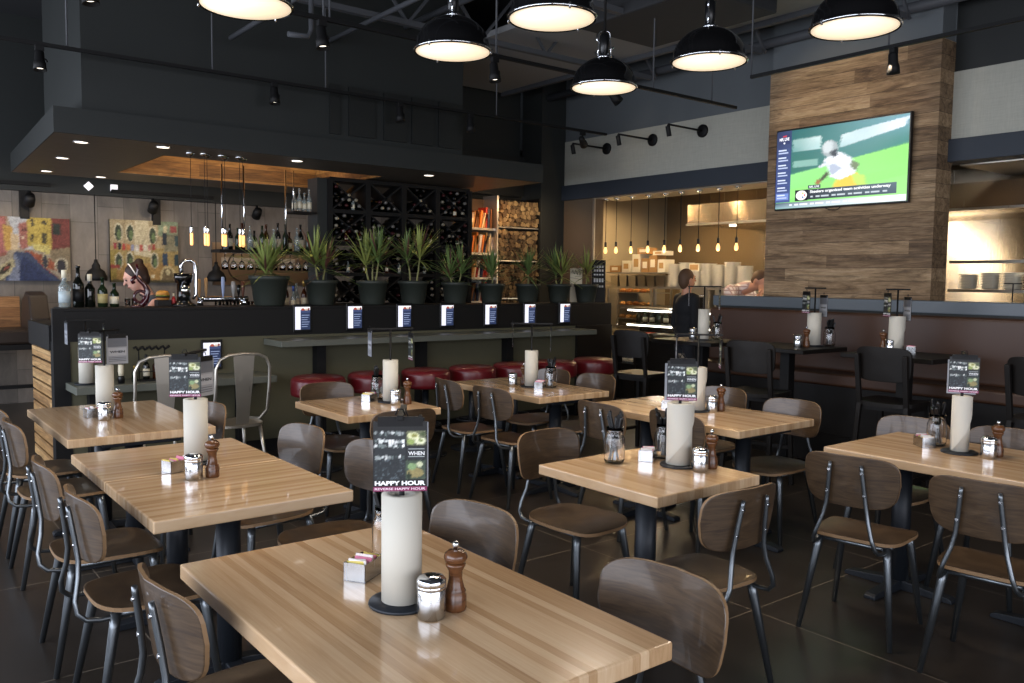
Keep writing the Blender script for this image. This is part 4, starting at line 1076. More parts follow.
def facade():
    p = Paint(.86, .82)
    p.rect(0, 0, 1, 1, '#b09a58'); p.poly([(0, 1), (1, 1), (1, .55), (0, .58)], '#b7a781'); p.poly([(.36, 1), (.56, 1), (.6, .4), (.34, .45)], '#d8cfae'); p.poly([(.0, .5), (.12, .52), (.1, 0), (0, 0)], '#a8963f')
    p.poly([(.1, .3), (.9, .32), (.95, 0), (.08, 0)], '#b79049'); p.rect(.7, .76, 1, 1, '#8ea689'); p.poly([(.78, .5), (1, .52), (1, .8), (.82, .78)], '#8e8c72')
    for x, y, rx, ry in ((.12, .8, .05, .13), (.29, .8, .05, .13), (.62, .77, .05, .13), (.12, .34, .045, .12), (.28, .36, .045, .12), (.64, .36, .045, .12)):
        p.ell(x, y, rx*1.35, ry*1.15, '#d6d0b4'); p.ell(x, y-.01, rx, ry, '#3d4b3c'); p.ell(x+.012, y-.04, rx*.6, ry*.6, '#6e8a5a')
    p.rect(.76, .62, .83, .82, '#24374c'); p.rect(.78, .82, .84, .93, '#d6cfa8'); p.rect(.88, .82, .98, .93, '#a94a4c'); p.rect(.95, .6, 1, .78, '#33535c')
    p.rect(.76, .28, .84, .48, '#2c4a6c'); p.rect(.94, .28, 1, .46, '#2a4a58')
    for k, c in enumerate(('#b02c43', '#2c2b34', '#c2352f', '#d07a3c', '#8f97c4', '#e2e2e6', '#d04a4a', '#e8e4da', '#cf8f8a', '#b23c3a')):
        x = .05+k*.062; p.rect(x, .5+.03*abs(k-5)/5, x+.045, .6+.03*abs(k-5)/5, c)
    p.rect(0, .22, .14, .28, '#a23a34'); p.ell(.84, .1, .12, .18, '#d2c18c'); p.ell(.84, .08, .09, .16, '#7c6c4a'); p.ell(.84, .17, .035, .05, '#e0d8a8'); p.ell(.61, .1, .03, .03, '#e3ddbf')
    p.rect(0, 0, 1, .04, '#5c5436')
    return p.raster(80, 76, .006, 0, 5)
for p, x, z, w_, h_, lab in ((canal(), 1.70, 1.91, 1.05, .78, 'large colourful canal scene painting at far left on the tiled wall'), (facade(), 3.125, 1.92, .86, .82, 'yellow house facade painting with bunting on the tiled wall behind the bartender')):
    t = thing('wall_picture', lab, 'painting', (x, 12, z))
    MB().box(-w_/2, w_/2, -.05, -.002, -h_/2, h_/2).build('stretcher', BLACK, t)
    p.build('canvas', CANVAS, t, (0, -.0505, 0))
for x in (1.73, 3.28):
    sbox('trim_7', BLACK, x-.05, x+.05, 11.93, 12.0, 2.28, 2.62)
sbox('trim_8', BLACK, .4, 2.0, 11.80, 11.88, 2.68, 2.72); sbox('trim_8', BLACK, 2.7, 4.0, 11.80, 11.88, 2.66, 2.70)
for x, r_, lab in ((2.53, pi/4, 'small white square wall light turned on its corner above the back wall'), (2.83, 0, 'small white square wall light above the back wall, right of the tilted one')):
    o = MB().box(-.042, .042, -.03, 0, -.042, .042).build('wall_light', mat('lit_square_lamp', '#ffffff', .5, emit='#f3ecf2', es=.6), loc=(x-.09, 11.88, 2.725), bevel=.005); o.rotation_euler = (0, r_, 0)
    tag(o, lab, 'wall light')
for x, z, lab in ((1.756, 2.56, 'black spotlight under the wall rail above the canal painting'), (3.183, 2.56, 'black spotlight under the wall rail above the facade painting'), (4.585, 2.56, 'black spotlight under the wall rail above the tin sign')):
    t = thing('wall_spotlight', lab, 'spotlight', (x, 11.74, z), 0, 'spotlights on the back wall')
    MB().tube([(0, 0, .05), (0, 0, -.02)], .02, 8).build('stem', BLACK, t)
    M = Matrix.Translation((0, 0, -.07)) @ Vector((0, .6, -.6)).to_track_quat('Z', 'Y').to_matrix().to_4x4()
    MB().lathe([(0, -.09), (.05, -.085), (.062, -.03), (.062, .06), (.05, .06), (0, .04)], n=20, M=M).build('lamp_body', BLACK, t)
# tin sign with ring emblem
t = thing('tin_sign', 'aged metal sign with ring emblem on the wall under the hanging shelf', 'sign', (4.75, 12, 1.78))
MB().box(-.72, .72, -.03, -.002, -.3, .3).build('plate', COPPER, t)
MB().tube([(-.3+.21*cos(a*pi/18), -.035, -.03+.21*sin(a*pi/18)) for a in range(37)], .012, 6).build('ring', mat('dark_rust', '#4a392b', .6), t)
MB().box(-.6, .5, -.036, -.03, .0, .09).build('emblem_band', mat('pale_tin', '#c9bba8', .35, .6), t)
# lounge booth in the far left corner
LEATHD = m_paintwall('dark_booth_leather', '#2a211b', .05, .45)
t = thing('lounge_booth', 'dark leather lounge booth with plank backrest in the far left corner', 'booth', (.42, 11.2, 0))
MB().box(0, 1.35, -.2, .45, .8, .97).build('seat_cushion', LEATHD, t, bevel=.03)
MB().box(0, 1.2, .55, .62, .95, 1.33).build('plank_back', SLATX, t)
bs = MB(); bs.rings([[Vector((x, y, z)) for y, z in ((-.25, .72), (.5, .72), (.5, 1.05), (.38, 1.3), (.16, 1.4), (-.08, 1.36), (-.2, 1.1))] for x in (1.2, 1.24, 1.36, 1.4)], sm=False)
bs.build('side_wing', LEATHD, t, bevel=.02)
for x in (.05, 1.35):
    for y in (-.2, .5): MB().box(x-.025, x+.025, y-.025, y+.025, 0, .76).build('leg', BLACK, t)
MB().box(0, 1.4, -.22, .55, .74, .8).build('base_frame', BLACK, t); MB().box(0, 1.4, -.22, -.17, .3, .34).build('foot_rail', BLACK, t)

# ------------------------------------------------------------------ big pendants
LAMPS_AT = [(1.47, 3.87, 2.825), (2.625, 3.9, 2.825), (2.655, 3.11, 2.825), (3.83, 3.97, 2.82), (3.84, 3.14, 2.825), (3.865, 2.28, 2.825)]
def dome_lamp():
    t = thing('dome_pendant_lamp', 'x', 'pendant lamp', (0, 0, 0), 0, 'glossy black dome pendants')
    prof = [(.208, 0), (.213, .004), (.213, .012), (.205, .016), (.202, .03)]
    for k in range(1, 13):
        a = k/12*radians(78); prof.append((.2*cos(a), .03+.165*sin(a)))
    prof += [(.03, .195), (0, .197)]
    MB().lathe(prof, n=44, caps=False).build('shade', GLOSSB, t)
    MB().lathe([(.199, .0045), (.2135, .0045), (.2145, .009), (.2135, .0135), (.207, .0155)], n=44, caps=False).build('rim', CHROME, t)
    MB().lathe([(0, .002), (.2, .004), (.2, .006), (0, .006)], n=40).build('diffuser', LAMPW, t)
    for k in range(3):
        a = k*2.094+.5
        o = MB().lathe([(0, -.008), (.005, -.007), (.005, .01), (.008, .02), (0, .022)], (.209*cos(a), .209*sin(a), 0), 8).build('rim_screw', CHROME, t)
    MB().lathe([(.05, .19), (.045, .2), (.03, .205), (.028, .225), (0, .226)], n=20).build('cap', CHROME, t)
    MB().lathe([(.026, .222), (.03, .226), (.03, .33), (.024, .338), (.01, .35), (0, .35)], n=16).build('socket', BLKPL, t)
    y = MB(); y.tube([(-.045, 0, .2), (-.04, 0, .25), (-.035, 0, .35), (0, 0, .37)], .005, 8); y.tube([(.045, 0, .2), (.04, 0, .25), (.035, 0, .35), (0, 0, .37)], .005, 8)
    y.tube([(-.028, .0, .24), (-.06, .01, .262)], .006, 8); y.tube([(.03, 0, .28), (.05, 0, .3), (.05, 0, .34)], .005, 8)
    y.build('yoke', CHROME, t)
    MB().tube([(0, 0, .35), (0, 0, CZ-2.826)], .009, 8).build('stem', BLACK, t)
    MB().lathe([(0, CZ-2.826), (.06, CZ-2.826), (.055, CZ-2.855), (0, CZ-2.86)], n=20).build('canopy', BLACK, t)
    return t
dl = dome_lamp()
DL = ['glossy black dome pendant cut off by the top edge at left', 'glossy black dome pendant above the wine rack, second from the left', 'glossy black dome pendant at top centre, its socket above the picture', 'glossy black dome pendant with whole socket visible, lowest in the picture',
      'glossy black dome pendant in front of the slate blue wall left of the plank column', 'glossy black dome pendant above the television, rightmost']
for i, p in enumerate(LAMPS_AT):
    if i == 0: dl['label'] = DL[0]; dl.location = p
    else: copy_tree(dl, DL[i], loc=p, rz=i*.9)

# ------------------------------------------------------------------ track lights
def track(p0, p1, lab, rods):
    t = thing('lighting_track', lab, 'track', p0, 0, 'black ceiling lighting tracks')
    d = Vector(p1)-Vector(p0)
    MB().bar((0, 0, 0), d, .03, .026).build('rail', BLACK, t)
    for f in rods: 
        q = d*f; MB().tube([q, q+Vector((0, 0, CZ-p0[2]))], .007, 6).build('rod', JOIST, t)
track((.2, 7.2, 3.3), (7.0, 7.2, 3.3), 'long black lighting track running along the bar bulkhead', [.17, .33, .48, .765])
track((-.5, 5.27, 3.3), (6.87, 5.27, 3.3), 'black lighting track ending before the linen wall band', [.2, .41, .416, .603, .84, .95])
track((5.95, 4.42, 3.3), (5.95, -.5, 3.3), 'black lighting track in front of the plank column', [.0, .24, .6])
def track_head(loc, aim, lab):
    t = thing('track_spotlight', lab, 'spotlight', loc, 0, 'black track spotlights')
    MB().box(-.03, .03, -.02, .02, -.05, -.012).build('adapter', BLACK, t, bevel=.003)
    d = (Vector(aim)-Vector(loc)).normalized(); piv = Vector((0, 0, -.12)); q = d.to_track_quat('Z', 'Y').to_matrix().to_4x4(); M = Matrix.Translation(piv) @ q
    MB().tube([(0, 0, -.05), (0, 0, -.085), (.045, 0, -.11), (.05, 0, -.125)], .006, 8).build('yoke', BLACK, t)
    MB().lathe([(0, -.075), (.026, -.075), (.032, -.06), (.034, .0), (.042, .02), (.046, .075), (.041, .075), (.037, .045), (0, .044)], n=22, M=M).build('lamp_body', BLACK, t)
    MB().lathe([(0, .0455), (.036, .0455), (.036, .05), (0, .05)], n=20, M=M).build('lens', LAMPS, t)
for x, y, aim, lab in ((1.17, 7.2, (1.1, 6.6, 0), 'black track spotlight at far left in front of the dark bulkhead corner'), (2.98, 7.2, (2.9, 6.7, 0), 'black track spotlight left of centre above the potted plants'), (4.24, 7.2, (4.25, 6.75, 0), 'black track spotlight before the dark bulkhead panels, left of two'), (5.07, 7.2, (5.0, 6.75, 0), 'black track spotlight before the dark bulkhead panels, right of two'),
                       (1.11, 5.27, (1.4, 4.9, 0), 'black track spotlight cut off by the top edge near the left corner'), (2.51, 5.27, (2.6, 4.7, 0), 'black track spotlight right of the leftmost pendant'), (3.93, 5.27, (3.9, 4.7, 0), 'black track spotlight right of the second pendant, hanging under its edge'), (5.2, 5.27, (6.5, 5.0, 2.2), 'black track spotlight turned sideways below the lowest pendant'),
                       (6.63, 7.2, (7.6, 7.8, 2.8), 'black track spotlight turned to the linen wall band at track end'), (5.95, 3.2, (6.3, 3.2, 0), 'black track spotlight in front of the wood planks above the television')):
    track_head((x, y, 3.3), aim, lab)
for y, z, lab in ((8.05, 3.32, 'leftmost'), (7.25, 3.335, 'middle'), (6.475, 3.345, 'rightmost')):
    t = thing('arm_wall_light', lab+' of three black wall lights on long arms over the kitchen opening', 'wall light', (7.85, y, z), 0, 'arm wall lights')
    MB().lathe([(0, 0), (.075, 0), (.075, .02), (.06, .03), (0, .03)], n=26, M=Matrix.Rotation(-pi/2, 4, 'Y')).build('wall_plate', BLACK, t)
    MB().tube([(-.02, 0, 0), (-.62, -.02, .0)], .012, 8).build('arm', BLACK, t)
    MB().tube([(-.61, -.02, .0), (-.63, -.02, -.03)], .016, 8).build('knuckle', BLACK, t)
    MB().tube([(-.63, -.02, -.02), (-.60, -.02, -.13)], .027, 14).build('lamp_head', BLACK, t, bevel=.003)

# ------------------------------------------------------------------ television
t = thing('television', 'large flat television with football picture on the wood plank column', 'television', (7.6, 4.56, 2.745)); t.scale = (1, .978, .99)
MB().box(-.062, -.02, -.717, .717, -.41, .41).build('case', BLKPL, t, bevel=.006)
MB().box(-.02, 0, -.3, .3, -.2, .2).build('wall_mount', BLACK, t)
MB().tube([(-.03, .15, -.405), (-.03, .1, -.43), (-.03, .02, -.435), (-.03, -.02, -.41)], .004, 6).build('cable', BLACK, t)
p = Paint(1.40, .785, .0003)
p.rect(0, 0, 1, 1, '#3f7a66')
p.poly([(0, 1), (1, 1), (1, .62), (0, .4)], '#33665f', ['#1f5f60', '#6e9aa8', '#3f7f78', '#356e60'])
p.rect(.13, .72, .36, .88, '#a9c4c4', ['#6f9c9a', '#a9c7c8', '#c3d6d6', '#86aaa6']); p.poly([(.5, .7), (.97, .86), (1, .97), (.66, .9), (.52, .86)], '#c3d3dc', ['#a7c3c6', '#dbe5f2', '#cfdcec', '#b7cdd2', '#c2d4d6'])
p.rect(.14, .52, .34, .6, '#7faaa0'); p.poly([(0, .42), (.4, .5), (1, .68), (1, .62), (0, .36)], '#4e8f74')
p.poly([(0, .4), (1, .66), (1, 0), (0, 0)], '#7fd06c', ['#8fdc86', '#8ad973', '#9ad685', '#7ccf6a'])
p.poly([(.0, .22), (1, .4), (1, .3), (0, .1)], '#8edb78')
# player in white jersey and yellow trousers, leaning
p.poly([(.45, .2), (.5, .34), (.6, .42), (.66, .36), (.69, .18), (.6, .13), (.44, .13)], '#e2c04f'); p.poly([(.6, .38), (.7, .34), (.72, .2), (.66, .17), (.62, .28)], '#b8d46a')
p.poly([(.4, .58), (.45, .66), (.52, .65), (.6, .56), (.655, .45), (.62, .37), (.52, .31), (.44, .36), (.42, .46)], '#dfe4ec'); p.poly([(.42, .56), (.36, .52), (.345, .47), (.39, .5), (.44, .5)], '#cfd6df')
p.poly([(.43, .5), (.47, .52), (.53, .45), (.46, .38), (.43, .42)], '#a9b3c6'); p.poly([(.6, .54), (.66, .48), (.64, .4), (.59, .46)], '#6f7f64')
p.poly([(.42, .44), (.43, .38), (.37, .31), (.335, .3), (.36, .34)], '#4a5240'); p.ell(.345, .305, .022, .03, '#9a6a48')
p.ell(.43, .71, .062, .105, '#9fa9ad'); p.ell(.415, .73, .04, .075, '#c3cbce'); p.poly([(.43, .66), (.48, .7), (.495, .62), (.45, .585)], '#39434c'); p.poly([(.4, .6), (.46, .62), (.44, .55), (.38, .55)], '#d6dce2')
p.raster(150, 84, 0, .012, 2)
# lower third
p.rect(.25, .095, .93, .225, '#2b3340', ['#1b222c', '#4b5965', '#5b6b76', '#262e39']); p.text('Steelers organized team activities underway', .285, .165, .89, .212, '#f2f4f6', .03)
for k in range(14): p.rect(.29+k*.042, .12, .29+k*.042+.02+.012*(k % 3), .14, '#b9c2ca')
p.rect(.27, .232, .37, .275, '#28334a'); p.text('NFL LIVE', .28, .241, .36, .266, '#eef1f6', .03)
p.rect(.165, .085, .27, .225, '#11151b'); p.ell(.218, .155, .046, .062, '#f2f2ee'); p.poly([(.222, .18), (.23, .165), (.238, .18), (.23, .195)], '#e3b93a'); p.poly([(.236, .155), (.244, .14), (.252, .155), (.244, .17)], '#c8202e'); p.poly([(.222, .13), (.23, .115), (.238, .13), (.23, .145)], '#2f56a5')
# ticker and side list
p.rect(0, 0, 1, .075, '#3b4a68', ['#7fa0a8', '#e9edf4', '#f0f2f6', '#39485f'])
for k in range(16): p.rect(.12+k*.043, .03, .12+k*.043+.022+.01*(k % 3), .052, '#dfe6f0')
p.rect(0, .08, .125, 1, '#2b3b66', ['#43508a', '#46548c', '#2f3d63', '#22304f'])
p.rect(.015, .83, .11, .96, '#27325c'); p.text('NFL LIVE', .022, .875, .104, .915, '#f1f3fa', .04); p.poly([(.05, .94), (.085, .945), (.08, .925), (.052, .922)], '#c23a4a'); p.ell(.064, .845, .008, .013, '#e9edf6', 10)
for k in range(7):
    y = .74-k*.097; p.rect(.01, y-.048, .115, y+.035, '#3a4a79' if k < 6 else '#6f86c4'); p.rect(.018, y+.005, .085, y+.022, '#cdd6ea'); p.rect(.018, y-.03, .1, y-.014, '#b4c0dc')
p.build('screen', SCREEN, t, (-.0623, 0, 0), (0, -1, 0), (0, 0, 1))

# ------------------------------------------------------------------ firewood and books behind the bar
t = thing('log_rack', 'dark steel shelving full of split firewood behind the bar', 'rack', (6.72, 8.9, 0))
MB().box(0, .71, .28, .3, 0, 2.7).build('back', BLACK, t)
for z in (.9, 1.36, 1.86, 2.3): MB().box(0, .71, 0, .28, z-.015, z).build('shelf', STEEL, t)
for x in (-.012, .70): MB().box(x-.012, x+.012, -.01, .3, 0, 2.7).build('post', STEEL if x < 0 else BLACK, t)
LOGS = []
random.seed(11)
for v in range(6):
    m = MB(); n = random.choice((3, 4, 5)); pr = []
    for k in range(14):
        a = 2*pi*k/14; r = .044/max(.72, abs(cos((a % (2*pi/n))-pi/n)))*random.uniform(.92, 1.05); pr.append((r*cos(a), r*sin(a)))
    m.rings([[Vector((x*s, y, z*s)) for x, z in pr] for s, y in ((1, 0), (1.03, .12), (.97, .25))], sm=False)
    LOGS.append(m.build('firewood_log', FIRE) if v == 0 else m.build('firewood_log', FIRE))
first = [True]*6
k = 0
for z0, z1 in ((1.36, 1.83), (1.86, 2.27), (2.3, 2.66), (1.1, 1.33)):
    z = z0+.035; row = 0
    while z < z1-.02:
        x = .04+(.03 if row % 2 else 0)
        while x < .68:
            v = k % 6; o = LOGS[v]
            if first[v]: first[v] = False
            else: o = o.copy(); COL.objects.link(o)
            o.location = (6.72+x+random.uniform(-.006, .006), 8.9+random.uniform(-.02, .02), z+random.uniform(-.006, .006)); s = random.uniform(.5, .72); o.scale = (s, 1, s); o.rotation_euler = (0, random.uniform(0, 6.28), 0)
            tag(o, 'split firewood log stacked end-on in the rack beside the dark column', 'log', 'firewood logs in the rack'); k += 1; x += .06
        z += .055; row += 1
t = thing('book_shelf', 'narrow shelf of leaning books lit warmly between wine rack and firewood', 'shelf', (6.2, 8.95, 0))
MB().box(0, .5, .24, .26, 0, 2.66).build('back', BROWNP, t)
for z in (1.32, 1.63, 1.95, 2.27): MB().box(0, .5, -.02, .24, z-.03, z).build('board', STEEL, t)
random.seed(17)
BC = [('orange', '#c8742e'), ('cream', '#d8c9a4'), ('red', '#a83428'), ('brown', '#6a4426'), ('white', '#dcd8cf'), ('tan', '#b98f58'), ('dark blue', '#2d3a55')]
BM_ = {n: mat('book_'+n.replace(' ', '_'), c, .6) for n, c in BC}
for zi, (z, nm) in enumerate(((1.32, 'bottom'), (1.63, 'third'), (1.95, 'second'), (2.27, 'top'))):
    x = .03
    while x < .47:
        n, c = random.choice(BC); wd = random.uniform(.022, .036); h = random.uniform(.2, .27)
        b = MB(); b.box(0, wd, 0, .003, 0, h, 0); b.box(0, .003, 0, .17, 0, h, 0); b.box(wd-.003, wd, 0, .17, 0, h, 0); b.box(.003, wd-.003, .003, .165, .005, h-.005, 1)
        o = b.build('book', [BM_[n], LABELW]); o.location = (6.2+x, 8.97, z); o.rotation_euler = (0, random.choice((.04, .14, .26)), 0)
        tag(o, '%s book upright on the %s shelf of the warm lit book shelf' % (n, nm), 'book', '%s books on the %s shelf' % (n, nm)); x += wd+.006
tt = thing('vase', 'pale teardrop vase on the top of the book shelf row', 'vase', (6.27, 8.93, 2.27))
MB().lathe([(0, 0), (.035, 0), (.055, .05), (.045, .11), (.02, .17), (.008, .2), (0, .2)], n=18).build('body', mat('sage_ceramic', '#7f8a7a', .5), tt)
# sign boards at the bar end
t = thing('sign_card', 'white card sign with handwriting standing at the right end of the bar', 'sign', (7.08, 7.76, 1.335), -.35)
MB().box(-.08, .08, 0, .006, .0, .42).build('card', LABELW, t)
scr = MB(); scr.tube([(-.06+.012*k, -.002, .36+.028*sin(k*1.9)+.01*(k % 3)) for k in range(11)], .0035, 6); scr.build('handwriting', BLACK, t)
t = thing('sign_board', 'black board sign with rows of white lettering leaning at the bar end', 'sign', (7.27, 7.56, 1.335), -.5)
bd = MB().box(-.085, .085, 0, .012, 0, .52).build('board', BLACK, t)
pp = Paint(.15, .46); 
for k, (y, h) in enumerate(((.88, .06), (.78, .06), (.68, .04), (.5, .1), (.36, .05))):
    for j in range(4): pp.rect(.08+j*.22, y, .08+j*.22+.15, y+h, '#a9adb2')
pp.build('lettering', PRINT, t, (0, -.001, .25))

# ------------------------------------------------------------------ booth along the right wall
t = thing('banquette', 'long brown leather banquette along the right partition', 'booth', (7.17, 2.0, 0))
MB().box(-.13, 0, -6, 3.66, .80, 1.345).build('back_cushion', LEATH, t, bevel=.03, seg=3)
MB().box(-.40, -.02, -6, 3.66, .70, .81).build('seat_cushion', LEATH, t, bevel=.025, seg=3)
MB().box(-.34, -.02, -6, 3.6, .0, .70).build('base', BLACKW, t)
MB().box(-.37, -.34, -6, 3.6, .18, .26).build('foot_ledge', BLACKW, t)

# ------------------------------------------------------------------ kitchen
struct(MB().box(7.86, 8.35, 5.42, 8.28, 2.69, 2.72).build('trim_9', STEEL))
BY = [8.541, 8.287, 8.004, 7.733, 7.437, 7.161, 6.905, 6.626, 6.331, 6.072]
BULBS_AT = []
ORD = ['first', 'second', 'third', 'fourth', 'fifth', 'sixth', 'seventh', 'eighth', 'ninth', 'tenth']
for i, y in enumerate(BY):
    if i == 0: y = 8.2
    elif i == 1: y = 8.27-.03
    yy = BY[i] if i > 1 else (8.20 if i == 1 else 8.26)
    if i == 0: continue
    t = thing('bulb_pendant', 'bare filament bulb on a cord in the kitchen opening, %s from the left' % ORD[i-1], 'pendant lamp', (8.0, yy, 2.69), 0, 'filament bulbs in the kitchen opening')
    MB().lathe([(0, 0), (.045, 0), (.043, -.012), (.015, -.028), (0, -.03)], n=18).build('canopy', CHROME, t)
    MB().tube([(0, 0, -.02), (0, 0, -.59)], .004, 6).build('cord', BLACK, t)
    MB().lathe([(.01, -.57), (.016, -.58), (.016, -.635), (.012, -.64)], n=12).build('socket', BLKPL, t)
    MB().lathe([(.011, -.638), (.013, -.65), (.021, -.675), (.023, -.695), (.018, -.715), (.008, -.724), (0, -.725)], n=16).build('bulb', BULBE, t); BULBS_AT.append((8.0, yy, 2.69-.685))
t = thing('kitchen_hood', 'long stainless exhaust hood over the kitchen line', 'hood', (9.0, 2, 0))
h_ = MB(); h_.rings([[Vector((x, y, z)) for x, z in ((0, 2.37), (0, 2.64), (1.54, 2.64), (1.54, 2.37))] for y in (-5.5, 5.65)], sm=False); h_.build('canopy', STEELH, t)
MB().box(-.02, .02, -5.5, 5.66, 2.36, 2.385).build('lip', STEEL, t)
for y in (5.2, 4.6, 3.6, .9, .2): 
    MB().lathe([(0, 2.368), (.05, 2.368), (.05, 2.355), (0, 2.355)], (.4, y, 0), 16).build('hood_lamp', LAMPS, t)
for i, (x, y) in enumerate(((8.5, 8.9), (8.9, 8.6), (8.55, 8.15), (8.75, 7.9), (8.5, 7.3), (8.6, 3.4))):
    t = thing('downlight', 'round downlight in the kitchen ceiling, %s' % ['far left', 'left and farther back', 'left and nearer', 'centre left', 'centre', 'above the right opening'][i], 'downlight', (x, y, 2.98), 0, 'kitchen downlights')
    MB().lathe([(.055, -.001), (.075, -.001), (.075, -.006), (.055, -.004), (.055, -.001)], n=24, caps=False).build('trim_ring', CHROME, t)
    MB().lathe([(0, -.002), (.055, -.002), (.055, -.0035), (0, -.0035)], n=22).build('lens', LAMPS, t)
t = thing('pass_shelf', 'steel pass shelf across the kitchen opening carrying pans and plates', 'shelf', (8.85, 6.3, 0))
MB().box(0, .4, 0, 2.95, 1.50, 1.53).build('board', STEEL, t)
for y in (.05, 1.0, 1.95, 2.9): MB().box(.17, .21, y-.02, y+.02, .9, 1.5).build('post', STEEL, t)
t = thing('kitchen_counter', 'steel counter under the pass shelf', 'counter', (8.95, 6.3, 0))
MB().box(0, .6, 0, 3.0, .0, .86).build('body', STEEL, t); MB().box(-.02, .62, -.02, 3.02, .86, .9).build('top', STEEL, t)
# pans
pan = None
for i in range(6):
    y = 8.95-i*.18
    lab = 'grey metal pan in the row on the left of the kitchen pass shelf'
    if pan is None:
        pan = thing('steam_pan', lab, 'pan', (9.02, y, 1.53), 0, 'pans on the pass shelf')
        pm = MB(); pm.rings([[Vector((x, yy, z)) for x, yy in ((-.1*s, -.075*s), (.1*s, -.075*s), (.1*s, .075*s), (-.1*s, .075*s))] for s, z in ((.88, 0), (1, .15), (1.08, .15), (1.08, .157), (.96, .157), (.85, .01))], sm=False); pm.build('pan', FOIL, pan)
    else: copy_tree(pan, lab, loc=(9.02, y, 1.53))
# cartons and boxes on a board above the pans
t = thing('upper_pass_shelf', 'thin upper shelf over the pans with food cartons', 'shelf', (8.85, 7.95, 0))
MB().box(0, .38, 0, 1.2, 1.715, 1.73).build('board', STEEL, t)
for y in (.02, 1.18): MB().box(.34, .37, y-.015, y+.015, 1.53, 1.715).build('post', STEEL, t)
random.seed(4)
for i, (y, w_, h, k) in enumerate(((8.95, .2, .1, 0), (8.72, .16, .17, 1), (8.52, .15, .26, 1), (8.35, .14, .2, 0), (8.2, .14, .24, 0), (8.04, .13, .18, 1), (8.4, .2, .09, 0), (8.1, .2, .06, 1))):
    z = 1.73+(0 if i < 6 else (.26 if i == 6 else .24))
    o = MB(); o.box(-.1, .1, -w_/2, w_/2, 0, h, 0); o.box(-.102, -.1, -w_*.3, w_*.3, h*.3, h*.75, 1); o.box(-.101, .101, -.02, .02, h, h+.002, 1)
    b = o.build('food_carton', [mat('kraft_carton', '#a37c4c', .8), mat('carton_print', '#e4dcc6', .8)] if k == 0 else [mat('white_carton', '#d9d0ba', .8), mat('orange_print', '#b08a55', .8)], loc=(9.03, y, z))
    tag(b, '%s food carton on the upper pass shelf, %s' % ('brown' if k == 0 else 'white', ['far left and flat', 'low one at left', 'tall white one with orange print', 'middle one under a flat box', 'tall one under a small flat box', 'right end white one', 'flat on top at centre', 'flat on top at right'][i]), 'box')
# plate stacks
plate0 = None
def plate_stack(x, y, z, n, lab, grp, square=False):
    global plate0
    for k in range(n):
        if plate0 is None:
            plate0 = thing('plate', lab, 'plate', (x, y, z), 0, grp)
            pm = MB(); pm.rings([[Vector((a, b, zz)) for a, b in se_pts(.2*s, .17*s, 4, 24)] for s, zz in ((.6, 0), (.65, .002), (1, .014), (1, .018), (.62, .006), (.02, .005))]); pm.build('dish', PLATE, plate0)
        else: copy_tree(plate0, lab, grp, loc=(x, y, z+k*.0165))
for i, y in enumerate((7.83, 7.64, 7.45, 7.26, 7.07, 6.88, 6.69)):
    plate_stack(9.0, y, 1.53, (19, 20, 13, 19, 18, 20, 17)[i], 'white dish in the tall stacks at the right of the kitchen pass shelf', 'dishes stacked on the pass shelf')
o = MB(); o.box(-.08, .08, -.085, .085, 0, .1, 0); o.box(-.083, -.08, -.07, .07, .015, .085, 1)
o = o.build('wooden_box', [LABELW, BRASSW], loc=(9.0, 7.45, 1.53+13*.0165+.004)); tag(o, 'small wooden box with pale frame on top of a dish stack', 'box')
# bread rack, ovens
t = thing('bread_rack', 'steel rack with trays below the pass shelf at left', 'rack', (9.45, 8.7, .92))
for z in (.1, .3, .5): MB().box(0, .45, 0, .7, z, z+.012).build('tray', STEEL, t)
for y in (.0, .7):
    for x in (0, .45): MB().box(x-.012, x+.012, y-.012, y+.012, 0, .6).build('post', STEEL, t)
bun = None; BUNM = m_random('bread_bun', ['#b87a3a', '#a9652c', '#c78f4e'], .5)
for z in (1.032, 1.232, 1.432):
    for i in range(5):
        lab = 'golden bread bun on the tray rack under the kitchen pass shelf'
        if bun is None:
            bun = MB().lathe([(0, 0), (.05, 0), (.06, .018), (.05, .045), (.025, .058), (0, .06)], n=18).build('bread_bun', BUNM); o = bun
        else: o = bun.copy(); COL.objects.link(o)
        o.location = (9.52, 8.78+i*.14, z); tag(o, lab, 'bread', 'buns on the tray rack')
for y, n_ in ((7.85, 'left'), (7.2, 'right')):
    t = thing('oven', 'steel countertop oven with dark window, %s of two under the pass shelf' % n_, 'oven', (9.75, y, .92))
    MB().box(0, .6, 0, .55, 0, .58).build('body', STEEL, t, bevel=.005); MB().box(-.015, 0, .04, .42, .08, .52).build('door', STEEL, t)
    MB().box(-.02, -.014, .09, .37, .14, .46).build('window', GLOSSB, t); MB().tube([(-.045, .06, .49), (-.045, .4, .49)], .01, 8).build('handle', CHROME, t)
    for k in range(3): MB().lathe([(0, 0), (.02, 0), (.018, .02), (0, .02)], (-.0, .48, .15+k*.13), 12, M=None).build('knob', BLKPL, t)
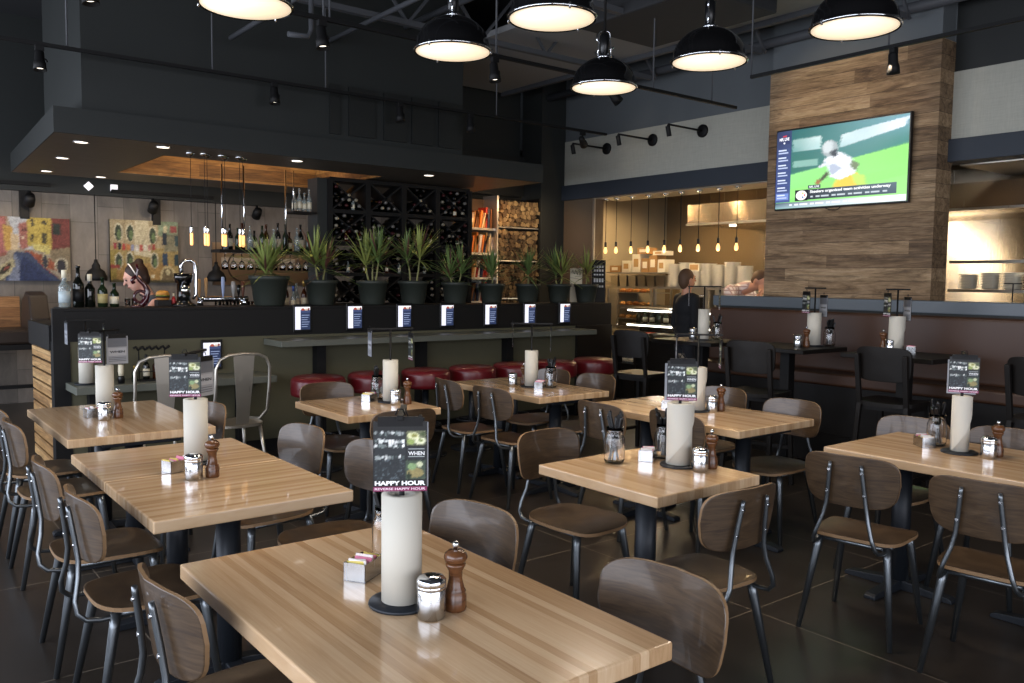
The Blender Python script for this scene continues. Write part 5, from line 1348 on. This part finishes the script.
# display case
t = thing('display_case', 'glass fronted refrigerated display case with lit shelves beside the bar end', 'display case', (8.3, 6.55, 0))
MB().box(0, .55, 0, 1.75, 0, .82).build('base', BLACK, t); MB().box(-.02, .57, -.02, 1.77, .82, .85).build('sill', CHROME, t)
MB().box(.5, .55, 0, 1.75, .85, 1.22).build('back', BLACK, t); MB().box(.12, .57, -.02, 1.77, 1.22, 1.245).build('top', STEEL, t)
MB().bar((.0, .875, .86), (.12, .875, 1.22), 1.74, .006, up=(0, 1, 0)).build('front_glass', GLASS, t) if False else MB().add([(0, 0, .85), (0, 1.75, .85), (.12, 1.75, 1.22), (.12, 0, 1.22), (.006, 0, .85), (.006, 1.75, .85), (.126, 1.75, 1.22), (.126, 0, 1.22)], [(0,1,2,3), (4,7,6,5), (0,4,5,1), (1,5,6,2), (2,6,7,3), (3,7,4,0)]).build('front_glass', GLASS, t)
MB().box(.14, .5, .01, 1.74, 1.015, 1.025).build('glass_shelf', STEEL, t)
for z, x in ((1.205, .16), (1.005, .15)): MB().tube([(x, .1, z), (x, 1.65, z)], .011, 8).build('light_tube', TUBEL, t)
for i in range(13): bottle('green_bottle', (8.62, 6.65+i*.125, 1.026), .035, .17, GLASSG, 'squat green bottle in the row on the upper shelf of the display case', group='green bottles in the display case', labelm=LABELW if i % 3 else None, neck=.2)
random.seed(9)
TR = [mat('salad', '#6d7d3a', .7), mat('white_food', '#cfc4ae', .7), mat('tomato_red', '#a8402c', .6), mat('foil_dish', '#b9b6ae', .3, .9)]
for i in range(7):
    o = MB(); o.rings([[Vector((a, b, z)) for a, b in se_pts(.26*s, .2*s, 5, 20)] for s, z in ((.8, 0), (1, .045), (1.06, .045), (1.06, .05), (.95, .05), (.9, .03))], m=1, cap1=False); o.rings([[Vector((a, b, z)) for a, b in se_pts(.26*s, .2*s, 4, 20)] for s, z in ((.9, .035), (.5, .055), (.05, .062))], m=0, cap0=False)
    o = o.build('food_tray', [TR[i % 3], TR[3]], loc=(8.56, 6.7+i*.235, .853)); tag(o, 'shallow food tray with %s at the bottom of the display case' % ['green salad', 'pale food', 'red food'][i % 3], 'tray', '%s trays in the display case' % ['salad', 'pale', 'red'][i % 3])
for i in range(8): bottle('small_bottle', (8.24-.0, 7.9+.05*(i % 4), .5 if i < 4 else .68), .02, .15, GLASSC, 'small clear bottle racked on the front of the display case base', group='bottles racked on the case front', labelm=LABELW)
t = thing('bottle_rack', 'small wire bottle rack on the display case front beside the bar end', 'rack', (8.2, 7.85, 0))
for z in (.48, .66): MB().box(0, .1, 0, .26, z, z+.015).build('shelf', BLACK, t)
for y in (.0, .26): MB().box(.04, .06, y-.008, y+.008, 0, .82).build('post', BLACK, t)
# utensils
t = thing('utensil_rail', 'rail of hanging steel utensils behind the standing man', 'rail', (9.2, 6.2, 1.46))
MB().tube([(0, 0, 0), (0, .95, 0)], .01, 8).build('rail', STEEL, t)
for k in range(9):
    u = MB(); u.tube([(0, 0, -.005), (0, 0, -.22)], .006, 6); u.lathe([(0, -.3), (.03, -.28), (.032, -.25), (.01, -.22), (0, -.215)], n=10); o = u.build('hanging_ladle', STEEL if k % 2 else BLKPL)
    o.location = (9.2, 6.26+k*.1, 1.45); tag(o, ('steel' if k % 2 else 'black')+' ladle hanging from the utensil rail in the kitchen', 'ladle', ('steel' if k % 2 else 'black')+' ladles on the rail')
# right kitchen opening: shelves with stacked containers
t = thing('plate_shelf', 'steel shelf seen through the right kitchen opening', 'shelf', (8.9, 1.2, 0))
MB().box(0, .4, 0, 2.9, 1.53, 1.56).build('board', STEEL, t); MB().box(.0, .03, 0, 2.9, 1.82, 1.85).build('rail', STEEL, t)
for y in (.3, 1.1, 1.95): MB().box(.3, .33, y-.015, y+.015, .945, 2.36).build('post', STEEL, t)
for i, y in enumerate((3.98, 3.77, 3.56, 3.35, 3.14, 2.93)): plate_stack(9.1, y, 1.562, (9, 10, 10, 9, 11, 10)[i], 'pale dish in the stacks seen through the right kitchen opening', 'dishes in the right kitchen opening')
t = thing('right_counter', 'steel counter behind the right kitchen opening', 'counter', (8.6, -2, 0)); MB().box(0, .7, 0, 6.2, .0, .9).build('body', STEEL, t); MB().box(-.02, .72, 0, 6.2, .9, .94).build('top', STEEL, t)
t = thing('ticket_stand', 'thin black ticket stand on the sill of the right kitchen opening', 'stand', (8.75, 3.42, .94))
MB().lathe([(0, 0), (.06, 0), (.06, .01), (0, .012)], n=16).build('foot', BLACK, t); MB().tube([(0, 0, 0), (0, 0, .68)], .006, 8).build('post', BLACK, t); MB().bar((0, -.08, .68), (0, .08, .68), .01, .01).build('bar', BLACK, t)

# ------------------------------------------------------------------ low counter items
LC = 'the low bar counter'
roll_set(1.43, 7.2, .75, -8, LC, arm=.13, front='list', tw=(6, 0))
t = thing('spice_mill', 'pepper mill with pale body and black ends on the low bar counter', 'pepper mill', (1.665, 7.12, .75))
MB().lathe([(0, 0), (.026, 0), (.026, .05), (.02, .06)], n=18).build('foot', BLKPL, t); MB().lathe([(.02, .06), (.022, .1), (.02, .15)], n=18).build('body', LABELW, t); MB().lathe([(.02, .15), (.028, .16), (.026, .2), (.01, .215), (0, .215)], n=18).build('head', BLKPL, t)
t = thing('condiment_rack', 'wire rack of sauce bottles with a dark scrolled topper on the low counter', 'rack', (1.92, 7.2, .75))
MB().box(-.11, .11, -.06, .06, 0, .012).build('tray', BLACK, t)
for x in (-.1, .1): MB().tube([(x, 0, 0), (x, 0, .25)], .005, 6).build('upright', BLACK, t)
MB().tube([(-.14+.0175*k, 0, .265+.014*sin(k*2.1)) for k in range(17)], .011, 8).build('topper', BLACK, t)
MB().tube([(-.11, -.06, .08), (.11, -.06, .08)], .004, 6).build('guard', BLACK, t)
bottle('sauce_bottle', (1.87, 7.18, .763), .026, .2, GLASSD, 'dark sauce bottle at left in the condiment rack on the low counter', cap=BLKPL, labelm=LABELW)
bottle('sauce_bottle', (1.95, 7.2, .763), .026, .19, AMBER, 'amber sauce bottle at right in the condiment rack on the low counter', cap=BLKPL)
bottle('sauce_bottle', (1.775, 7.16, .75), .022, .13, GLASSG, 'short green sauce bottle left of the condiment rack on the low counter', cap=GOLDF)

# ------------------------------------------------------------------ people
def blob(name, parts, m, parent, voxel=.008, smooth=3):
    mb = MB()
    for q in parts:
        if q[0] == 'c':
            _, a, b, r0, r1 = q; a, b = Vector(a), Vector(b)
            mb.tube([a, b], [r0, r1], 14); mb.sphere(a, r0, 14, 8); mb.sphere(b, r1, 14, 8)
        else:
            _, c, r = q[:3]; M = Matrix.Translation(Vector(c)) @ (q[3] if len(q) > 3 else Matrix())
            mb.sphere((0, 0, 0), r, 20, 12, M=M)
    o = mb.build(name, m, parent)
    r = o.modifiers.new('remesh', 'REMESH'); r.mode = 'VOXEL'; r.voxel_size = voxel; r.use_smooth_shade = True
    s = o.modifiers.new('smooth', 'SMOOTH'); s.factor = .5; s.iterations = smooth
    return o
def C3(a, b, r0, r1): return ('c', a, b, r0, r1)
def E3(c, r, M=None): return ('e', c, r, M) if M is not None else ('e', c, r)
def hand_parts(w, d, side, curl=.5):
    """palm and five fingers from wrist w along d; side = thumb direction"""
    w, d, side = Vector(w), Vector(d).normalized(), Vector(side).normalized(); n = d.cross(side).normalized(); out = []
    pc = w+d*.045
    out.append(C3(w, pc, .026, .03)); out.append(C3(pc-side*.022, pc+side*.022, .017, .017)); kn = w+d*.088
    for i, L in enumerate((.068, .078, .072, .056)):
        b = kn+side*(.03-.02*i); mid = b+d*L*.5+n*.008*curl; tip = mid+(d*(1-curl*.6)+n*curl*.9).normalized()*L*.5
        out += [C3(pc+side*(.024-.016*i), b, .011, .01), C3(b, mid, .0095, .0085), C3(mid, tip, .0085, .007)]
    tb = w+d*.03+side*.025; tm = tb+(side*.7+d*.7).normalized()*.04; out += [C3(tb, tm, .013, .011), C3(tm, tm+(d*.9+side*.2+n*.3).normalized()*.032, .0105, .008)]
    return out
def head_parts(c, M=None):
    """head centred at c, facing local +Y of rotation M"""
    c = Vector(c); M = M or Matrix()
    P = lambda x, y, z: c+(M.to_3x3() @ Vector((x, y, z)))
    return [E3(c, (.074, .093, .098), M), E3(P(0, .022, -.045), (.058, .068, .07), M), E3(P(0, .045, -.085), (.034, .036, .026), M),
            C3(P(0, .09, .012), P(0, .112, -.018), .008, .012), E3(P(0, .086, -.052), (.026, .014, .013), M), E3(P(0, .082, .03), (.05, .014, .014), M),
            E3(P(-.076, -.005, -.012), (.01, .02, .032), M), E3(P(.076, -.005, -.012), (.01, .02, .032), M)]
def face_bits(c, M, parent):
    c = Vector(c); M3 = M.to_3x3()
    for s in (-1, 1):
        o = MB().sphere(c+M3 @ Vector((s*.03, .083, .008)), .010, 10, 8).build('eye', mat('eye', '#2a2420', .2), parent)
    MB().tube([c+M3 @ Vector((x, .098-abs(x)*.35, -.055)) for x in (-.022, -.011, 0, .011, .022)], [.002, .004, .0045, .004, .002], 8).build('lips', mat('lips', '#a5564c', .5), parent)
# standing man
t = thing('person', 'man in black shirt standing with his back turned before the display case', 'person', (7.62, 6.46, 0), -radians(108)); t.scale = (.93, .93, 1.005)
body = [E3((0, 0, 1.0), (.155, .115, .13)), E3((0, 0, 1.15), (.15, .105, .16)), E3((0, -.005, 1.3), (.175, .115, .15)), C3((-.14, 0, 1.4), (.14, 0, 1.4), .06, .06), C3((0, -.005, 1.42), (0, .0, 1.54), .062, .055)]
for s in (-1, 1):
    body += [C3((s*.185, 0, 1.39), (s*.235, -.02, 1.12), .055, .043), C3((s*.235, -.02, 1.12), (s*.235, .07, .88), .042, .029), C3((s*.09, 0, .95), (s*.1, .02, .52), .085, .058), C3((s*.1, .02, .52), (s*.11, -.01, .1), .058, .04), C3((s*.11, -.03, .045), (s*.12, .14, .035), .045, .035)]
    body += hand_parts((s*.235, .07, .875), (0, .25, -1), (0, 1, .25), .5)
body += head_parts((0, .01, 1.625))
blob('body', body, SKIN, t)
sh = [E3((0, 0, 1.02), (.172, .13, .14)), E3((0, 0, 1.15), (.165, .12, .17)), E3((0, -.005, 1.3), (.188, .128, .16)), C3((-.14, 0, 1.405), (.14, 0, 1.405), .066, .066)]
for s in (-1, 1): sh += [C3((s*.185, 0, 1.395), (s*.235, -.02, 1.12), .066, .056), C3((s*.235, -.02, 1.12), (s*.237, .03, 1.0), .056, .047)]
blob('shirt', sh, SHIRTB, t, .012)
tr = [E3((0, 0, .95), (.17, .13, .13))]
for s in (-1, 1): tr += [C3((s*.09, 0, .93), (s*.1, .02, .52), .1, .072), C3((s*.1, .02, .52), (s*.11, -.01, .09), .072, .058)]
blob('trousers', tr, JEANS, t, .012)
blob('hair', [E3((0, -.014, 1.648), (.085, .102, .1)), E3((0, -.045, 1.60), (.079, .066, .085)), E3((0, -.045, 1.555), (.06, .045, .05))], HAIRB, t, .01)
for s in (-1, 1): MB().rings([[Vector((s*.115+x, y, z)) for x, y in se_pts(.1*k, .27*k, 3, 18)] for k, z in ((1, -.0), (1, .03), (.85, .07), (.5, .095))]).build('shoe', BLACK, t)
face_bits((0, .01, 1.625), Matrix(), t)
# leaning man in checked shirt
PLAID = mat('checked_cotton', '#b39a90', .85); _o = sep(PLAID, coords(PLAID))
_g = math_(PLAID, 'MAXIMUM', math_(PLAID, 'LESS_THAN', math_(PLAID, 'FRACT', math_(PLAID, 'MULTIPLY', _o[0], 22)), .35), math_(PLAID, 'LESS_THAN', math_(PLAID, 'FRACT', math_(PLAID, 'MULTIPLY', _o[2], 22)), .35))
basecol(PLAID, mix(PLAID, _g, '#d6cbc6', '#a98f8c'))
t = thing('person', 'man in pale checked shirt bowed behind the partition, hand at his mouth', 'person', (8.3, 6.08, 0), pi)
Mh = Matrix.Rotation(-.45, 4, 'X')
hc = Vector((0, .13, 1.63))
body = [E3((0, -.22, 1.0), (.16, .12, .15)), E3((0, -.2, 1.2), (.165, .12, .17)), C3((-.15, -.16, 1.5), (.15, -.16, 1.5), .062, .062), C3((0, -.12, 1.5), (0, .08, 1.57), .06, .055), E3((0, -.2, 1.36), (.16, .11, .14))]
for s in (-1, 1):
    body += [C3((s*.19, -.16, 1.49), (s*.24, .0, 1.22), .055, .044), C3((s*.09, -.18, .95), (s*.1, -.08, .52), .085, .058), C3((s*.1, -.08, .52), (s*.11, -.01, .1), .058, .04), C3((s*.11, -.03, .045), (s*.12, .14, .035), .045, .035)]
body += [C3((.24, .0, 1.2), (.1, .2, 1.45), .043, .03), C3((-.24, .0, 1.2), (-.1, .25, 1.1), .043, .03)]
body += hand_parts((.095, .205, 1.46), (-.5, .05, .85), (0, -.6, .4), .6) + hand_parts((-.1, .25, 1.1), (.3, 1, 0), (1, 0, 0), .4)
body += head_parts(hc, Mh)
blob('body', body, SKIN, t)
sh = [E3((0, -.22, 1.02), (.176, .136, .16)), E3((0, -.2, 1.2), (.178, .133, .18)), E3((0, -.19, 1.4), (.2, .13, .14)), C3((-.15, -.16, 1.51), (.15, -.16, 1.51), .072, .072), C3((0, -.14, 1.53), (0, -.02, 1.56), .075, .068)]
for s in (-1, 1): sh += [C3((s*.19, -.16, 1.495), (s*.24, .0, 1.23), .068, .056)]
sh += [C3((.24, .0, 1.2), (.135, .15, 1.37), .055, .043), C3((-.24, .0, 1.2), (-.13, .21, 1.12), .055, .045)]
blob('shirt', sh, PLAID, t, .012)
tr = [E3((0, -.2, .93), (.172, .135, .13))]
for s in (-1, 1): tr += [C3((s*.09, -.17, .93), (s*.1, .02, .52), .1, .072), C3((s*.1, .02, .52), (s*.11, -.01, .09), .072, .058)]
blob('trousers', tr, JEANS, t, .012)
blob('hair', [E3(hc+Mh.to_3x3() @ Vector((0, -.018, .026)), (.081, .094, .09), Mh), E3(hc+Mh.to_3x3() @ Vector((0, -.055, -.02)), (.068, .046, .06), Mh)], HAIRB, t, .01)
for s in (-1, 1): MB().rings([[Vector((s*.115+x, y, z)) for x, y in se_pts(.1*k, .27*k, 3, 18)] for k, z in ((1, -.0), (1, .03), (.85, .07), (.5, .095))]).build('shoe', BLACK, t)
face_bits(hc, Mh, t)
# bartender
t = thing('person', 'woman with dark hair bun in grey top working behind the bar', 'person', (2.2, 8.06, 0), radians(82)); t.scale = (1.06, 1.06, 1.06)
Mh = Matrix.Rotation(-.5, 4, 'X'); hc = Vector((0, .16, 1.50))
body = [E3((0, -.06, .98), (.15, .11, .14)), E3((0, -.02, 1.14), (.135, .1, .15)), C3((-.13, .03, 1.285), (.13, .03, 1.285), .05, .05), E3((0, .02, 1.22), (.15, .1, .12)), C3((0, .04, 1.3), (0, .11, 1.42), .05, .046)]
for s in (-1, 1):
    body += [C3((s*.165, .03, 1.28), (s*.2, .16, 1.08), .043, .035), C3((s*.2, .16, 1.08), (s*.08, .34, 1.12), .034, .024), C3((s*.08, -.05, .93), (s*.09, .0, .5), .08, .054), C3((s*.09, .0, .5), (s*.1, -.03, .1), .054, .037), C3((s*.1, -.05, .045), (s*.105, .1, .035), .04, .032)]
    body += hand_parts((s*.08, .34, 1.12), (-s*.3, 1, .1), (-s*.6, .1, .6), .6)
body += head_parts(hc, Mh); SKINF = mat('fair_skin', '#cf9f8c', .5)
blob('body', body, SKINF, t)
sh = [E3((0, -.06, .99), (.162, .122, .15)), E3((0, -.02, 1.14), (.148, .113, .16)), E3((0, .02, 1.2), (.16, .112, .12)), C3((-.13, .03, 1.29), (.13, .03, 1.29), .06, .06), C3((-.1, -.02, 1.27), (.1, -.02, 1.27), .075, .075)]
blob('top', sh, SHIRTG, t, .012)
tr = [E3((0, -.06, .92), (.162, .122, .12))]
for s in (-1, 1): tr += [C3((s*.08, -.05, .92), (s*.09, .0, .5), .092, .066), C3((s*.09, .0, .5), (s*.1, -.03, .09), .066, .052)]
blob('trousers', tr, JEANS, t, .012)
H3 = lambda x, y, z: hc+Mh.to_3x3() @ Vector((x, y, z))
blob('hair', [E3(H3(0, -.02, .022), (.084, .094, .098), Mh), E3(H3(0, -.05, -.03), (.074, .05, .075), Mh), E3(H3(0, -.085, .095), (.036, .036, .034)), C3(H3(0, -.07, .06), H3(0, -.085, .095), .03, .03)], HAIRD, t, .01)
MB().tube([H3(.088*cos(a), -.0, .02+.102*sin(a)) for a in [pi*k/14 for k in range(15)]], .005, 8).build('hairband', PKT1, t)
for s in (-1, 1): MB().rings([[Vector((s*.1+x, y+.02, z)) for x, y in se_pts(.09*k, .24*k, 3, 18)] for k, z in ((1, 0), (1, .03), (.85, .07), (.5, .09))]).build('shoe', BLACK, t)
face_bits(hc, Mh, t)

EXPOSURE = 0.35
TRACK_SPOTS = [((5.9, 4.9, 3.2), (7.6, 4.6, 3.2), 40), ((5.9, 3.2, 3.15), (7.6, 4.3, 2.0), 30), ((6.6, 7.2, 3.2), (7.85, 7.2, 3.15), 18)]

# ------------------------------------------------------------------ light
def area(name, loc, direction, sx, sy, power, col):
    l = bpy.data.lights.new(name, 'AREA'); l.shape = 'RECTANGLE'; l.size = sx; l.size_y = sy; l.energy = power; l.color = hx(col)
    o = bpy.data.objects.new(name, l); COL.objects.link(o); o.location = loc
    o.rotation_euler = Vector(direction).to_track_quat('-Z', 'Y').to_euler(); return o
def spot(name, loc, target, power, col, ang=70, blend=.6, r=.04):
    l = bpy.data.lights.new(name, 'SPOT'); l.energy = power; l.color = hx(col); l.spot_size = radians(ang); l.spot_blend = blend; l.shadow_soft_size = r
    o = bpy.data.objects.new(name, l); COL.objects.link(o); o.location = loc
    o.rotation_euler = (Vector(target)-Vector(loc)).to_track_quat('-Z', 'Y').to_euler(); return o
area('daylight_left_windows', (-3.1, 4.2, 1.85), (1, 0, -.05), 14.5, 2.6, 610, '#e9f0ff')
area('daylight_front_windows', (1.2, -4.0, 1.85), (0, 1, -.05), 8, 2.6, 230, '#f2f4ff')
wd = bpy.data.worlds.new('overcast_sky'); SC.world = wd; wd.use_nodes = True
wn = wd.node_tree; sky = wn.nodes.new('ShaderNodeTexSky'); sky.sky_type = 'PREETHAM' if False else 'HOSEK_WILKIE'; sky.turbidity = 8
sky.sun_direction = Vector((-.5, -.6, .6)).normalized()
bgn = wn.nodes['Background']; wn.links.new(sky.outputs[0], bgn.inputs[0]); bgn.inputs[1].default_value = .35
for x, y, z in LAMPS_AT:
    l = bpy.data.lights.new('pendant_light', 'AREA'); l.shape = 'DISK'; l.size = .34; l.energy = 9; l.color = hx('#ffecd4')
    o = bpy.data.objects.new('pendant_light', l); COL.objects.link(o); o.location = (x, y, z-.02)
for x, y in SOFFIT_AT:
    spot('soffit_light', (x, y, 2.68), (x, y, 0), 14, '#ffdcb0', 95)
area('recess_light', (3.45, 9.0, 2.75), (0, .3, 1), 2.0, .9, 19, '#ffe6c6')
spot('art_light', (1.72, 11.0, 2.5), (1.8, 11.9, 1.9), 12, '#ffe2b8', 80)
spot('art_light', (3.25, 11.0, 2.5), (3.15, 11.9, 1.9), 10, '#ffe2b8', 80)
area('back_bar_light', (4.6, 10.4, 2.6), (0, .4, -1), 3.0, .5, 11, '#ffe4c4')
area('back_wall_light', (2.0, 10.9, 2.58), (0, .5, -1), 2.8, .3, 8, '#fff0dc')
area('bookshelf_light', (6.45, 8.65, 2.6), (0, .4, -1), .5, .1, 4, '#ffb670')
area('firewood_light', (7.05, 8.5, 2.62), (0, .5, -1), .6, .2, 4, '#ffd9a8')
for x, y, e, c in ((8.5, 8.9, 26, '#ffdca8'), (8.9, 8.55, 22, '#ffdca8'), (8.55, 8.15, 26, '#ffdca8'), (8.75, 7.85, 22, '#ffdca8'), (8.5, 7.3, 40, '#ffdca8'), (8.45, 6.6, 40, '#ffe2b8'), (8.6, 3.4, 45, '#fff0d8'), (8.6, 2.5, 45, '#fff0d8')):
    spot('kitchen_light', (x, y, 2.93), (x, y, 0), e, c, 165, .4, .05)
area('hood_light', (9.9, 5.2, 2.3), (.3, 0, -1), .5, 3.4, 60, '#ffedcf')
area('hood_light', (9.9, 2.4, 2.3), (.3, 0, -1), .5, 2.0, 60, '#fff4e2')
area('case_light', (8.75, 7.45, 1.2), (-.3, 0, -1), .1, 1.3, 9, '#fff2dc')
for p in BULBS_AT[2:]:
    l = bpy.data.lights.new('bulb_light', 'POINT'); l.energy = 1.6; l.color = hx('#ffd9a0'); l.shadow_soft_size = .03
    o = bpy.data.objects.new('bulb_light', l); COL.objects.link(o); o.location = (p[0], p[1], p[2]-.07)
for a, b, p in TRACK_SPOTS:
    spot('track_light', a, b, p, '#ffe6c4', 60, .7, .03)
SC.view_settings.view_transform = 'Standard'; SC.view_settings.look = 'None'; SC.view_settings.gamma = 1
SC.view_settings.use_curve_mapping = False; SC.view_settings.exposure = EXPOSURE
SC.cycles.use_denoising = True
SC.cycles.max_bounces = 8; SC.cycles.diffuse_bounces = 4; SC.cycles.glossy_bounces = 4; SC.cycles.transmission_bounces = 8
SC.cycles.caustics_reflective = False; SC.cycles.caustics_refractive = False
SC.cycles.sample_clamp_indirect = 6
